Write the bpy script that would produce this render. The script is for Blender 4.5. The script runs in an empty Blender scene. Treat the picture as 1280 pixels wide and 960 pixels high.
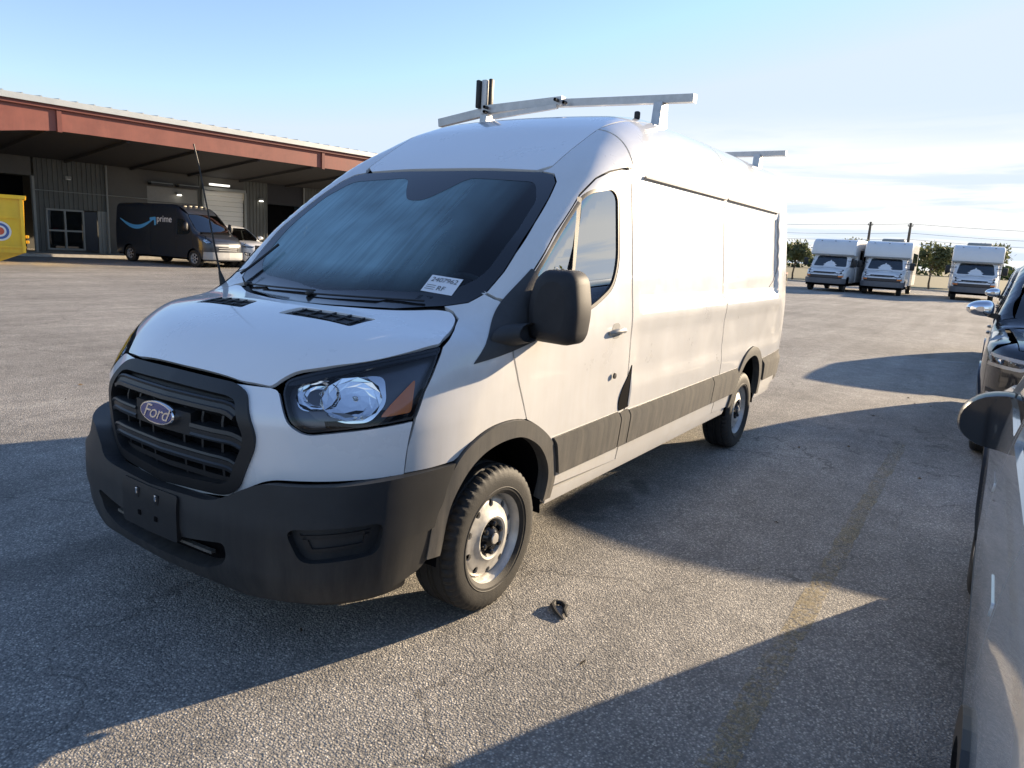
import bpy, bmesh, math, random
import numpy as np
from mathutils import Vector, Matrix
from mathutils.geometry import delaunay_2d_cdt

rnd = random.Random(7)
SC = bpy.context.scene
COL = SC.collection

# ---------------------------------------------------------------- camera
CAM_POS = (-2.5653, -2.6998, 1.6593); YAW, PITCH, ROLL = .5806, .1909, .0579
_f = Vector((math.cos(PITCH)*math.cos(YAW), math.cos(PITCH)*math.sin(YAW), -math.sin(PITCH)))
_r = _f.cross(Vector((0, 0, 1))).normalized(); _u = _r.cross(_f)
_r2 = _r*math.cos(ROLL) + _u*math.sin(ROLL); _u2 = _u*math.cos(ROLL) - _r*math.sin(ROLL)
cam = bpy.data.objects.new('camera', bpy.data.cameras.new('camera')); COL.objects.link(cam)
cam.matrix_world = Matrix(((_r2.x, _u2.x, -_f.x, CAM_POS[0]), (_r2.y, _u2.y, -_f.y, CAM_POS[1]), (_r2.z, _u2.z, -_f.z, CAM_POS[2]), (0, 0, 0, 1)))
cam.data.sensor_width = 36; cam.data.lens = 897.34/1280*36; cam.data.clip_start = .05; cam.data.clip_end = 3000
SC.camera = cam

# ---------------------------------------------------------------- daylight
SUN_EL, SUN_AZ = math.radians(16.0), math.radians(-23.5)      # low sun behind the van, a little to its driver side
sd = Vector((math.cos(SUN_EL)*math.cos(SUN_AZ), math.cos(SUN_EL)*math.sin(SUN_AZ), math.sin(SUN_EL)))
sun = bpy.data.objects.new('sun', bpy.data.lights.new('sun', 'SUN')); COL.objects.link(sun)
sun.data.energy = 4.2; sun.data.angle = math.radians(.53); sun.data.color = (1, .80, .56)
sun.rotation_euler = sd.to_track_quat('Z', 'Y').to_euler()
world = bpy.data.worlds.new('World'); SC.world = world; world.use_nodes = True
wn = world.node_tree.nodes; wl = world.node_tree.links; wn.clear()
w_out = wn.new('ShaderNodeOutputWorld'); w_bg = wn.new('ShaderNodeBackground'); w_sky = wn.new('ShaderNodeTexSky')
w_sky.sky_type = 'NISHITA'; w_sky.sun_disc = False; w_sky.sun_elevation = SUN_EL; w_sky.sun_rotation = math.atan2(sd.x, sd.y)
w_sky.altitude = 20; w_sky.air_density = 1.0; w_sky.dust_density = .05; w_sky.ozone_density = 2.2
w_bg.inputs['Strength'].default_value = .093
# a bank of thin streaky cloud low in the sunward sky, thinning out to both sides
w_tc = wn.new('ShaderNodeTexCoord'); w_sep = wn.new('ShaderNodeSeparateXYZ'); wl.new(w_tc.outputs['Generated'], w_sep.inputs[0])
def wmath(op, a, b=None, c=None):
    n = wn.new('ShaderNodeMath'); n.operation = op
    for i, v in enumerate((a, b, c)):
        if v is None: continue
        if isinstance(v, (int, float)): n.inputs[i].default_value = v
        else: wl.new(v, n.inputs[i])
    return n.outputs[0]
def wrange(v, a, b, c=0., d=1.):
    n = wn.new('ShaderNodeMapRange'); n.interpolation_type = 'SMOOTHSTEP'
    for i, q in enumerate((a, b, c, d)): n.inputs[i + 1].default_value = q
    wl.new(v, n.inputs[0]); return n.outputs[0]
zc = wmath('MAXIMUM', w_sep.outputs['Z'], .0)
dn = wmath('ADD', zc, .13)
w_cmb = wn.new('ShaderNodeCombineXYZ'); wl.new(wmath('MULTIPLY', wmath('DIVIDE', w_sep.outputs['X'], dn), 1.35), w_cmb.inputs[0]); wl.new(wmath('MULTIPLY', wmath('DIVIDE', w_sep.outputs['Y'], dn), .50), w_cmb.inputs[1])
w_n = wn.new('ShaderNodeTexNoise'); w_n.inputs['Scale'].default_value = 1.15; w_n.inputs['Detail'].default_value = 10; w_n.inputs['Roughness'].default_value = .60; w_n.inputs['Distortion'].default_value = .5
wl.new(w_cmb.outputs[0], w_n.inputs['Vector'])
bank = wrange(wmath('ADD', wmath('MULTIPLY', w_sep.outputs['X'], .956), wmath('MULTIPLY', w_sep.outputs['Y'], -.292)), .55, .93)     # towards the sun
top_ = wrange(wmath('ADD', zc, wmath('MULTIPLY', wmath('SUBTRACT', w_n.outputs['Fac'], .5), .11)), .19, .125)                       # ragged upper edge
veil = wrange(w_n.outputs['Fac'], .38, .58, .12, 1.)
cm = wmath('MULTIPLY', wmath('MULTIPLY', bank, top_), veil)
wisp = wmath('MULTIPLY', wrange(w_n.outputs['Fac'], .60, .82, 0, .25), wrange(zc, .5, .08))
cm = wmath('MINIMUM', wmath('ADD', cm, wisp), .93)
w_tint = wn.new('ShaderNodeMixRGB'); w_tint.blend_type = 'MULTIPLY'; w_tint.inputs[0].default_value = 1; w_tint.inputs[2].default_value = (1.03, .955, 1.03, 1); wl.new(w_sky.outputs[0], w_tint.inputs[1])
w_cap = wn.new('ShaderNodeMixRGB'); w_cap.blend_type = 'DARKEN'; w_cap.inputs[0].default_value = 1; w_cap.inputs[2].default_value = (2.75, 3.22, 3.9, 1); wl.new(w_tint.outputs[0], w_cap.inputs[1])      # glow round the sun capped in the sky colour, imitating thin haze
w_mix = wn.new('ShaderNodeMixRGB'); wl.new(cm, w_mix.inputs[0]); wl.new(w_cap.outputs[0], w_mix.inputs[1])
w_mix.inputs[2].default_value = (4.1, 4.1, 4.0, 1)
wl.new(w_mix.outputs[0], w_bg.inputs['Color']); wl.new(w_bg.outputs[0], w_out.inputs[0])
vs = SC.view_settings; SC.display_settings.display_device = 'sRGB'
vs.view_transform = 'Standard'; vs.look = 'None'; vs.exposure = 1.56; vs.gamma = 1; vs.use_curve_mapping = False
SC.render.engine = 'CYCLES'; SC.cycles.use_denoising = True; SC.cycles.max_bounces = 7; SC.cycles.diffuse_bounces = 3; SC.cycles.glossy_bounces = 4; SC.cycles.transparent_max_bounces = 12
SC.cycles.caustics_reflective = False; SC.cycles.caustics_refractive = False; SC.cycles.sample_clamp_indirect = 6
# ---------------------------------------------------------------- numeric kit
def pchip(pts):
    """monotone cubic through (x, y) pairs, clamped to straight lines outside"""
    X = np.array([q[0] for q in pts], float); Y = np.array([q[1] for q in pts], float)
    h = np.diff(X); d = np.diff(Y) / h
    m = np.zeros(len(X)); m[0] = d[0]; m[-1] = d[-1]
    for i in range(1, len(X) - 1):
        if d[i-1] * d[i] > 0:
            w1 = 2*h[i] + h[i-1]; w2 = h[i] + 2*h[i-1]
            m[i] = (w1 + w2) / (w1/d[i-1] + w2/d[i])
    def f(x):
        x = np.asarray(x, float)
        i = np.clip(np.searchsorted(X, x) - 1, 0, len(h) - 1)
        t = (x - X[i]) / h[i]
        tc = np.clip(t, 0, 1)
        r = ((1+2*tc)*(1-tc)**2*Y[i] + tc*(1-tc)**2*h[i]*m[i] + tc*tc*(3-2*tc)*Y[i+1] + tc*tc*(tc-1)*h[i]*m[i+1])
        return r + np.where(t < 0, (x - X[0])*m[0], 0) + np.where(t > 1, (x - X[-1])*m[-1], 0)
    return f

def smax(a, b, k):
    h = np.maximum(k - np.abs(a - b), 0) / k
    return np.maximum(a, b) + h*h*k*0.25

def sstep(a, b, x):
    t = np.clip((x - a) / (b - a), 0, 1)
    return t*t*(3 - 2*t)

class Body:
    """a car body as a smooth solid: side, top and front sheets blended with fillets; x runs rearwards"""
    def __init__(s, W, T, F, plan, nose=None, tail=None, tail_plan=None, kx=0.2, crown=0.05, k_side=0.2, k_front=0.15, k_tail=0.15, xc=0.4, relief=None, xin=1.9):
        s.W = pchip(W); s.T = pchip(T); s.F = pchip(F); s.plan = pchip(plan)
        s.nose = pchip(nose) if nose else (lambda x: 0*x)
        s.tail = pchip(tail) if tail else None
        s.tail_plan = pchip(tail_plan) if tail_plan else (lambda a: 0*a)
        s.kx = kx if callable(kx) else (lambda x: kx + 0*x)
        s.crown = crown if callable(crown) else (lambda x: crown + 0*x)
        s.ks = k_side if callable(k_side) else (lambda x: k_side + 0*x)
        s.kf = k_front; s.kt = k_tail; s.xc = xc; s.relief = relief; s.xin = xin
        s.rise = lambda x: (s.T(x + .01) - s.T(x - .01)) / .02
    def phi(s, x, y, z):
        a = np.abs(y)
        xe = x - s.kx(x)*a*a
        t = (z - s.T(xe) + s.crown(x)*a*a) / np.sqrt(1 + s.rise(xe)**2)
        w = a - (s.W(z) - s.nose(x))
        if s.relief: w = w + s.relief(x, z)
        r = smax(t, w, s.ks(x))
        r = smax(r, s.F(z) + s.plan(a) - x, s.kf)
        if s.tail: r = smax(r, x - s.tail(z) + s.tail_plan(a), s.kt)
        return r
    def solve(s, f, lo, hi, n=24):
        """f(t) is inside (<0) at lo and outside (>0) at hi"""
        for _ in range(n):
            m = (lo + hi) / 2; v = f(m) > 0
            hi = np.where(v, m, hi); lo = np.where(v, lo, m)
        return (lo + hi) / 2
    def point(s, proj, u, v):
        """(u, v) in a projection -> points on the skin, y >= 0 for 'side'"""
        u = np.asarray(u, float); v = np.asarray(v, float); o = np.zeros_like(u)
        if proj == 'side':
            t = s.solve(lambda t: s.phi(u, t, v), o, o + 1.6); return np.stack([u, t, v], -1)
        if proj == 'top':
            t = s.solve(lambda t: s.phi(u, v, t), o + .45, o + 3.6); return np.stack([u, v, t], -1)
        if proj == 'front':
            t = s.solve(lambda t: s.phi(-t, u, v), o - s.xin, o + 2.2); return np.stack([-t, u, v], -1)
        if proj == 'back':
            t = s.solve(lambda t: s.phi(t, u, v), o + 2.2, o + 9.0); return np.stack([t, u, v], -1)
        if proj == 'polar':
            c = np.cos(u); n = np.sin(u)
            t = s.solve(lambda t: s.phi(s.xc - t*c, t*n, v), o, o + 3.0)
            return np.stack([s.xc - t*c, t*n, v], -1)
    def normal(s, P):
        e = 1e-3; x, y, z = P[:, 0], P[:, 1], P[:, 2]
        g = np.stack([s.phi(x+e, y, z) - s.phi(x-e, y, z), s.phi(x, y+e, z) - s.phi(x, y-e, z), s.phi(x, y, z+e) - s.phi(x, y, z-e)], -1)
        return g / np.maximum(np.linalg.norm(g, axis=1, keepdims=True), 1e-9)

def rpoly(pts, r=0.03, n=5, closed=True):
    """polygon with rounded corners; a point may carry its own radius as a third number"""
    out = []; N = len(pts)
    for i in range(N):
        p = np.array(pts[i][:2], float); ri = pts[i][2] if len(pts[i]) > 2 else r
        if not closed and i in (0, N-1): out.append(p); continue
        a = np.array(pts[i-1][:2], float) - p; b = np.array(pts[(i+1) % N][:2], float) - p
        la, lb = np.linalg.norm(a), np.linalg.norm(b)
        q = min(ri, la*.49, lb*.49)
        if q < 1e-4: out.append(p); continue
        A = p + a/la*q; B = p + b/lb*q
        for k in range(n + 1):
            t = k / n; out.append((1-t)**2*A + 2*t*(1-t)*p + t*t*B)
    return np.array(out)

def resample(poly, h, closed=True):
    out = []; N = len(poly)
    for i in range(N if closed else N - 1):
        a = poly[i]; b = poly[(i+1) % N]; L = np.linalg.norm(b - a); n = max(1, int(math.ceil(L / h)))
        for k in range(n): out.append(a + (b - a)*k/n)
    if not closed: out.append(poly[-1])
    return np.array(out)

def inside(poly, P):
    x, y = P[:, 0], P[:, 1]; r = np.zeros(len(P), bool); N = len(poly)
    for i in range(N):
        x1, y1 = poly[i]; x2, y2 = poly[(i+1) % N]
        if y1 == y2: continue
        c = ((y1 > y) != (y2 > y)) & (x < (x2 - x1)*(y - y1)/(y2 - y1) + x1)
        r ^= c
    return r

def offset_poly(poly, d):
    """move a closed outline along its normals; positive grows it"""
    poly = np.asarray(poly, float); nx = np.roll(poly, -1, 0); pv = np.roll(poly, 1, 0)
    area = np.sum(poly[:, 0]*nx[:, 1] - nx[:, 0]*poly[:, 1])
    t = nx - pv; t /= np.maximum(np.linalg.norm(t, axis=1, keepdims=True), 1e-9)
    n = np.stack([t[:, 1], -t[:, 0]], -1) * (1 if area > 0 else -1)
    return poly + n*d

def curve(pts, n=5):
    """smooth open line through the points"""
    P = np.asarray(pts, float); Q = np.concatenate([[2*P[0] - P[1]], P, [2*P[-1] - P[-2]]]); out = []
    for i in range(1, len(Q) - 2):
        for k in range(n):
            t = k/n; out.append(.5*(2*Q[i] + (Q[i+1] - Q[i-1])*t + (2*Q[i-1] - 5*Q[i] + 4*Q[i+1] - Q[i+2])*t*t + (3*Q[i] - Q[i-1] - 3*Q[i+1] + Q[i+2])*t**3))
    out.append(P[-1]); return [tuple(q) for q in out]
# ---------------------------------------------------------------- cargo van skin
WB = 3.75
VAN_W = [(.25, .93), (.42, .985), (.55, 1.004), (.8, 1.024), (1.02, 1.03), (1.25, 1.026), (1.45, 1.008), (1.8, .974), (2.1, .94), (2.3, .912), (2.6, .86)]
VAN_T = [(-1.25, .84), (-1.0, 1.065), (-.90, 1.14), (-.75, 1.23), (-.5, 1.315), (-.24, 1.365), (.25, 1.705), (.82, 2.11), (1.05, 2.25), (1.3, 2.385), (1.6, 2.485), (2.0, 2.535), (2.6, 2.55), (4.0, 2.548), (5.0, 2.52)]
VAN_F = [(.2, -.93), (.45, -.965), (.64, -.985), (.8, -1.0), (.95, -1.0), (1.1, -.935), (1.3, -.80)]
VAN_PLAN = [(0, 0), (.3, .020), (.5, .068), (.65, .135), (.8, .24), (.9, .34), (.97, .45), (1.05, .70)]
VAN_NOSE = [(-1.0, .12), (-.8, .07), (-.6, .035), (-.3, .008), (0.1, 0), (4.2, 0), (4.6, .008), (4.95, .035)]
def van_relief(x, z):
    # the upper side panels are pressed in, with a ledge along the waist and a rib under it
    m = sstep(1.30, 1.34, x)*(1 - sstep(4.43, 4.475, x))*sstep(1.335, 1.375, z)*(1 - sstep(2.065, 2.09, z))
    lo = sstep(1.1, 1.35, x)*(1 - sstep(4.5, 4.8, x))*sstep(.86, .99, z)*(1 - sstep(1.16, 1.30, z))
    dr = sstep(.30, .52, x)*(1 - sstep(.98, 1.1, x))*0
    return .034*m + .014*lo
VAN = Body(VAN_W, VAN_T, VAN_F, VAN_PLAN, VAN_NOSE, tail=[(.3, 4.93), (1.2, 4.955), (2.0, 4.92), (2.6, 4.86)], tail_plan=[(0, 0), (.6, .01), (.95, .05), (1.1, .1)],
           kx=pchip([(-1.2, .05), (-.6, .05), (-.1, .12), (.6, .03), (1.1, .0), (5, 0)]), crown=pchip([(-1, .07), (-.3, .06), (.3, .0), (.7, .02), (1.3, .045), (5, .045)]),
           k_side=pchip([(-1, .14), (-.2, .14), (.3, .12), (.8, .14), (1.2, .24), (1.8, .36), (4.2, .34), (4.85, .22)]), k_front=.135, k_tail=.07, relief=van_relief)
BUMPER = Body([(.2, .94), (.35, .985), (.5, 1.012), (.7, 1.03), (.9, 1.036)], [(-2, 1.5), (2, 1.5)],
              [(.22, -.97), (.32, -1.035), (.42, -1.06), (.56, -1.062), (.68, -1.045), (.9, -1.0)], [(0, 0), (.3, .012), (.5, .04), (.7, .105), (.85, .205), (.95, .33), (1.05, .60)], VAN_NOSE, kx=0, crown=0, k_side=.05, k_front=.12)
# ---------------------------------------------------------------- materials
MATS = {}
def _lk(nt, a, b): nt.links.new(a, b)
def mat(name, color, rough=.5, metal=0, coat=0, spec=.5, var=.0, vscale=6, bump=0, bscale=60, emit=None, dirt=None, rvar=0):
    """principled material with gentle procedural variation; dirt = (colour, amount, low z, high z)"""
    if name in MATS: return MATS[name]
    m = bpy.data.materials.new(name); m.use_nodes = True; nt = m.node_tree; b = nt.nodes['Principled BSDF']
    b.inputs['Base Color'].default_value = (*color, 1); b.inputs['Roughness'].default_value = rough; b.inputs['Metallic'].default_value = metal
    b.inputs['Coat Weight'].default_value = coat; b.inputs['Coat Roughness'].default_value = .04; b.inputs['Specular IOR Level'].default_value = spec
    tc = nt.nodes.new('ShaderNodeTexCoord')
    src = None
    if var or rvar:
        n = nt.nodes.new('ShaderNodeTexNoise'); n.inputs['Scale'].default_value = vscale; n.inputs['Detail'].default_value = 6; n.inputs['Roughness'].default_value = .65
        _lk(nt, tc.outputs['Object'], n.inputs['Vector'])
        if var:
            r = nt.nodes.new('ShaderNodeMapRange'); r.inputs[1].default_value = .3; r.inputs[2].default_value = .7; r.inputs[3].default_value = 1 - var; r.inputs[4].default_value = 1 + var
            _lk(nt, n.outputs['Fac'], r.inputs[0])
            x = nt.nodes.new('ShaderNodeMixRGB'); x.blend_type = 'MULTIPLY'; x.inputs[0].default_value = 1; x.inputs[1].default_value = (*color, 1); _lk(nt, r.outputs[0], x.inputs[2])
            src = x.outputs[0]; _lk(nt, src, b.inputs['Base Color'])
        if rvar:
            r = nt.nodes.new('ShaderNodeMapRange'); r.inputs[1].default_value = .3; r.inputs[2].default_value = .7; r.inputs[3].default_value = max(0, rough - rvar); r.inputs[4].default_value = rough + rvar
            _lk(nt, n.outputs['Fac'], r.inputs[0]); _lk(nt, r.outputs[0], b.inputs['Roughness'])
    if dirt:
        dc, amt, z0, z1 = dirt
        g = nt.nodes.new('ShaderNodeNewGeometry'); s = nt.nodes.new('ShaderNodeSeparateXYZ'); _lk(nt, g.outputs['Position'], s.inputs[0])
        r = nt.nodes.new('ShaderNodeMapRange'); r.inputs[1].default_value = z0; r.inputs[2].default_value = z1; r.inputs[3].default_value = 1; r.inputs[4].default_value = 0; _lk(nt, s.outputs['Z'], r.inputs[0])
        mp = nt.nodes.new('ShaderNodeMapping'); mp.inputs['Scale'].default_value = (11, 11, .9); _lk(nt, g.outputs['Position'], mp.inputs['Vector'])
        n = nt.nodes.new('ShaderNodeTexNoise'); n.inputs['Scale'].default_value = 1.6; n.inputs['Detail'].default_value = 8; n.inputs['Roughness'].default_value = .7; _lk(nt, mp.outputs[0], n.inputs['Vector'])
        a = nt.nodes.new('ShaderNodeMath'); a.operation = 'MULTIPLY'; _lk(nt, r.outputs[0], a.inputs[0])
        q = nt.nodes.new('ShaderNodeMapRange'); q.inputs[1].default_value = .36; q.inputs[2].default_value = .68; q.inputs[3].default_value = .12; q.inputs[4].default_value = 1; _lk(nt, n.outputs['Fac'], q.inputs[0])
        _lk(nt, q.outputs[0], a.inputs[1])
        c = nt.nodes.new('ShaderNodeMath'); c.operation = 'MULTIPLY'; c.inputs[1].default_value = amt; _lk(nt, a.outputs[0], c.inputs[0])
        x = nt.nodes.new('ShaderNodeMixRGB'); _lk(nt, c.outputs[0], x.inputs[0]); x.inputs[2].default_value = (*dc, 1)
        if src: _lk(nt, src, x.inputs[1])
        else: x.inputs[1].default_value = (*color, 1)
        _lk(nt, x.outputs[0], b.inputs['Base Color'])
        if coat:
            k = nt.nodes.new('ShaderNodeMath'); k.operation = 'MULTIPLY_ADD'; k.inputs[1].default_value = -coat*.9; k.inputs[2].default_value = coat; _lk(nt, c.outputs[0], k.inputs[0]); _lk(nt, k.outputs[0], b.inputs['Coat Weight'])
    if bump:
        n = nt.nodes.new('ShaderNodeTexNoise'); n.inputs['Scale'].default_value = bscale; n.inputs['Detail'].default_value = 3; _lk(nt, tc.outputs['Object'], n.inputs['Vector'])
        bp = nt.nodes.new('ShaderNodeBump'); bp.inputs['Strength'].default_value = bump; bp.inputs['Distance'].default_value = .01; _lk(nt, n.outputs['Fac'], bp.inputs['Height']); _lk(nt, bp.outputs[0], b.inputs['Normal'])
    if emit: b.inputs['Emission Color'].default_value = (*emit[0], 1); b.inputs['Emission Strength'].default_value = emit[1]
    MATS[name] = m; return m

def glass(name, tint, ior=1.5, rough=.0, base=.0):
    """thin pane: what is behind shows through the tint, the sky mirrors in it by Fresnel"""
    if name in MATS: return MATS[name]
    m = bpy.data.materials.new(name); m.use_nodes = True; nt = m.node_tree; nt.nodes.clear()
    o = nt.nodes.new('ShaderNodeOutputMaterial'); t = nt.nodes.new('ShaderNodeBsdfTransparent'); t.inputs[0].default_value = (*tint, 1)
    g = nt.nodes.new('ShaderNodeBsdfGlossy'); g.inputs['Roughness'].default_value = rough; g.inputs['Color'].default_value = (1, 1, 1, 1)
    f = nt.nodes.new('ShaderNodeFresnel'); f.inputs[0].default_value = ior
    a = nt.nodes.new('ShaderNodeMath'); a.operation = 'ADD'; a.use_clamp = True; a.inputs[1].default_value = base; _lk(nt, f.outputs[0], a.inputs[0])
    x = nt.nodes.new('ShaderNodeMixShader'); _lk(nt, a.outputs[0], x.inputs[0]); _lk(nt, t.outputs[0], x.inputs[1]); _lk(nt, g.outputs[0], x.inputs[2]); _lk(nt, x.outputs[0], o.inputs[0])
    MATS[name] = m; return m

# ---------------------------------------------------------------- mesh kit
def tag(o, label=None, cat=None, group=None, kind=None):
    if label: o['label'] = label
    if cat: o['category'] = cat
    if group: o['group'] = group
    if kind: o['kind'] = kind
    return o
def empty(name, loc=(0, 0, 0), rz=0, parent=None):
    o = bpy.data.objects.new(name, None); COL.objects.link(o); o.location = loc; o.rotation_euler = (0, 0, rz); o.empty_display_size = .2
    o.parent = parent; return o
def link(name, me, parent=None, m=None, loc=None):
    if m is not None:
        me.materials.clear()
        for q in (m if isinstance(m, (list, tuple)) else [m]): me.materials.append(q)
    o = bpy.data.objects.new(name, me); COL.objects.link(o); o.parent = parent
    if loc is not None: o.location = loc
    return o
def copy_tree(o, parent=None):
    c = o.copy(); COL.objects.link(c); c.parent = parent
    for ch in list(o.children): copy_tree(ch, c)
    return c

class MB:
    """collects shapes into one mesh"""
    def __init__(s): s.v = []; s.f = []; s.mi = []; s.cur = 0
    def add(s, v, f):
        b = len(s.v); s.v += [tuple(map(float, p)) for p in v]; s.f += [tuple(b + i for i in q) for q in f]; s.mi += [s.cur]*len(f); return s
    def box(s, c, d, rz=0, rx=0, ry=0):
        x, y, z = d[0]/2, d[1]/2, d[2]/2
        M = Matrix.Translation(c) @ Matrix.Rotation(rz, 4, 'Z') @ Matrix.Rotation(ry, 4, 'Y') @ Matrix.Rotation(rx, 4, 'X')
        v = [M @ Vector(p) for p in ((-x,-y,-z),(x,-y,-z),(x,y,-z),(-x,y,-z),(-x,-y,z),(x,-y,z),(x,y,z),(-x,y,z))]
        return s.add(v, [(0,3,2,1),(4,5,6,7),(0,1,5,4),(1,2,6,5),(2,3,7,6),(3,0,4,7)])
    def bbox(s, c, d, b=.01, rz=0, ry=0, rx=0, seg=2):
        bm = bmesh.new(); bmesh.ops.create_cube(bm, size=1)
        for q in bm.verts: q.co = Vector((q.co.x*d[0], q.co.y*d[1], q.co.z*d[2]))
        bmesh.ops.bevel(bm, geom=bm.edges[:], offset=min(b, min(d)*.49), segments=seg, affect='EDGES', profile=.5)
        M = Matrix.Translation(c) @ Matrix.Rotation(rz, 4, 'Z') @ Matrix.Rotation(ry, 4, 'Y') @ Matrix.Rotation(rx, 4, 'X')
        bm.verts.index_update(); s.add([M @ q.co for q in bm.verts], [[q.index for q in f.verts] for f in bm.faces]); bm.free(); return s
    def tube(s, path, r, n=8, cap=True):
        path = [Vector(q) for q in path]; rs = r if isinstance(r, (list, tuple)) else [r]*len(path)
        v = []; up = None
        for i, q in enumerate(path):
            d = (path[min(i+1, len(path)-1)] - path[max(i-1, 0)]).normalized()
            if up is None: up = Vector((0, 0, 1)) if abs(d.z) < .9 else Vector((1, 0, 0))
            a = d.cross(up).normalized(); c = a.cross(d); up = c
            for k in range(n): t = 2*math.pi*k/n; v.append(q + (a*math.cos(t) + c*math.sin(t))*rs[i])
        f = [(i*n + k, i*n + (k+1) % n, (i+1)*n + (k+1) % n, (i+1)*n + k) for i in range(len(path)-1) for k in range(n)]
        if cap: f += [tuple(range(n))[::-1], tuple((len(path)-1)*n + k for k in range(n))]
        return s.add(v, f)
    def bar(s, a, b, w, h, up=(0, 0, 1)):
        a = Vector(a); b = Vector(b); d = (b - a).normalized(); u = Vector(up); l = d.cross(u).normalized(); u = l.cross(d)
        v = [p + l*x*w/2 + u*y*h/2 for p in (a, b) for x, y in ((-1,-1),(1,-1),(1,1),(-1,1))]
        return s.add(v, [(0,1,2,3),(7,6,5,4),(0,4,5,1),(1,5,6,2),(2,6,7,3),(3,7,4,0)])
    def lathe(s, prof, n=48, axis='y', c=(0, 0, 0), fn=None):
        """prof: (radius, along) pairs turned round the axis; fn(i, k, r, a) may nudge a point"""
        v = []; m = len(prof)
        for k in range(n):
            t = 2*math.pi*k/n; ct, st = math.cos(t), math.sin(t)
            for i, (r, a) in enumerate(prof):
                if fn: r, a = fn(i, k, r, a)
                v.append({'y': (c[0] + r*ct, c[1] + a, c[2] + r*st), 'z': (c[0] + r*ct, c[1] + r*st, c[2] + a), 'x': (c[0] + a, c[1] + r*ct, c[2] + r*st)}[axis])
        return s.add(v, [(k*m + i, k*m + i + 1, ((k+1) % n)*m + i + 1, ((k+1) % n)*m + i) for k in range(n) for i in range(m-1)])
    def prism(s, poly, d0, d1, axis='y'):
        """closed 2D outline pushed along an axis: 'y' takes (x, z), 'x' takes (y, z), 'z' takes (x, y)"""
        P = {'y': lambda q, d: (q[0], d, q[1]), 'x': lambda q, d: (d, q[0], q[1]), 'z': lambda q, d: (q[0], q[1], d)}[axis]
        n = len(poly); v = [P(q, d0) for q in poly] + [P(q, d1) for q in poly]
        return s.add(v, [tuple(range(n))[::-1], tuple(range(n, 2*n))] + [(i, (i+1) % n, n + (i+1) % n, n + i) for i in range(n)])
    def grid(s, rows, close=False):
        m = len(rows[0]); n = len(rows); v = [p for r in rows for p in r]
        return s.add(v, [(i*m + j, i*m + (j+1) % m, (i+1)*m + (j+1) % m, (i+1)*m + j) for i in range(n-1) for j in range(m if close else m-1)])
    def mesh(s, name, smooth=35, recalc=True):
        me = bpy.data.meshes.new(name); me.from_pydata(s.v, [], s.f)
        me.polygons.foreach_set('material_index', s.mi)
        if recalc:
            bm = bmesh.new(); bm.from_mesh(me); bmesh.ops.recalc_face_normals(bm, faces=bm.faces[:]); bm.to_mesh(me); bm.free()
        if smooth:
            me.polygons.foreach_set('use_smooth', [True]*len(me.polygons)); me.set_sharp_from_angle(angle=math.radians(smooth))
        return me
    def build(s, name, m, parent=None, smooth=35, recalc=True, loc=None):
        return link(name, s.mesh(name, smooth, recalc), parent, m, loc)

def text_mesh(txt, size, extrude=.0, shear=0, space=1.0):
    cu = bpy.data.curves.new('txt', 'FONT'); cu.body = txt; cu.size = size; cu.extrude = extrude; cu.shear = shear; cu.space_character = space; cu.align_x = 'CENTER'; cu.align_y = 'CENTER'
    o = bpy.data.objects.new('txt', cu); COL.objects.link(o); bpy.context.view_layer.update()
    me = bpy.data.meshes.new_from_object(o.evaluated_get(bpy.context.evaluated_depsgraph_get())); bpy.data.objects.remove(o); bpy.data.curves.remove(cu); return me

def frame_from(o, x, y, z):
    """matrix with the given axes at o"""
    x, y, z = Vector(x), Vector(y), Vector(z)
    return Matrix(((x.x, y.x, z.x, o[0]), (x.y, y.y, z.y, o[1]), (x.z, y.z, z.z, o[2]), (0, 0, 0, 1)))

# ---------------------------------------------------------------- panels cut from a body skin
SPZ = .75; PR = 1.25
def skin(body, proj, u, v):
    u = np.asarray(u, float); v = np.asarray(v, float)
    if proj == 'polar': return body.point('polar', u/PR, v)
    if proj == 'spine':
        o = np.zeros_like(u); s_, c_ = np.sin(v), np.cos(v)
        t = body.solve(lambda t: body.phi(u, t*s_, SPZ + t*c_), o, o + 2.6)
        return np.stack([u, t*s_, SPZ + t*c_], -1)
    return body.point(proj, u, v)
def unskin(body, proj, P):
    P = np.asarray(P, float); x, y, z = P[:, 0], P[:, 1], P[:, 2]
    if proj == 'polar': return np.stack([np.arctan2(y, body.xc - x)*PR, z], -1)
    if proj == 'spine': return np.stack([x, np.arctan2(y, z - SPZ)], -1)
    return {'side': np.stack([x, z], -1), 'top': np.stack([x, y], -1), 'front': np.stack([y, z], -1), 'back': np.stack([y, z], -1)}[proj]

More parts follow.
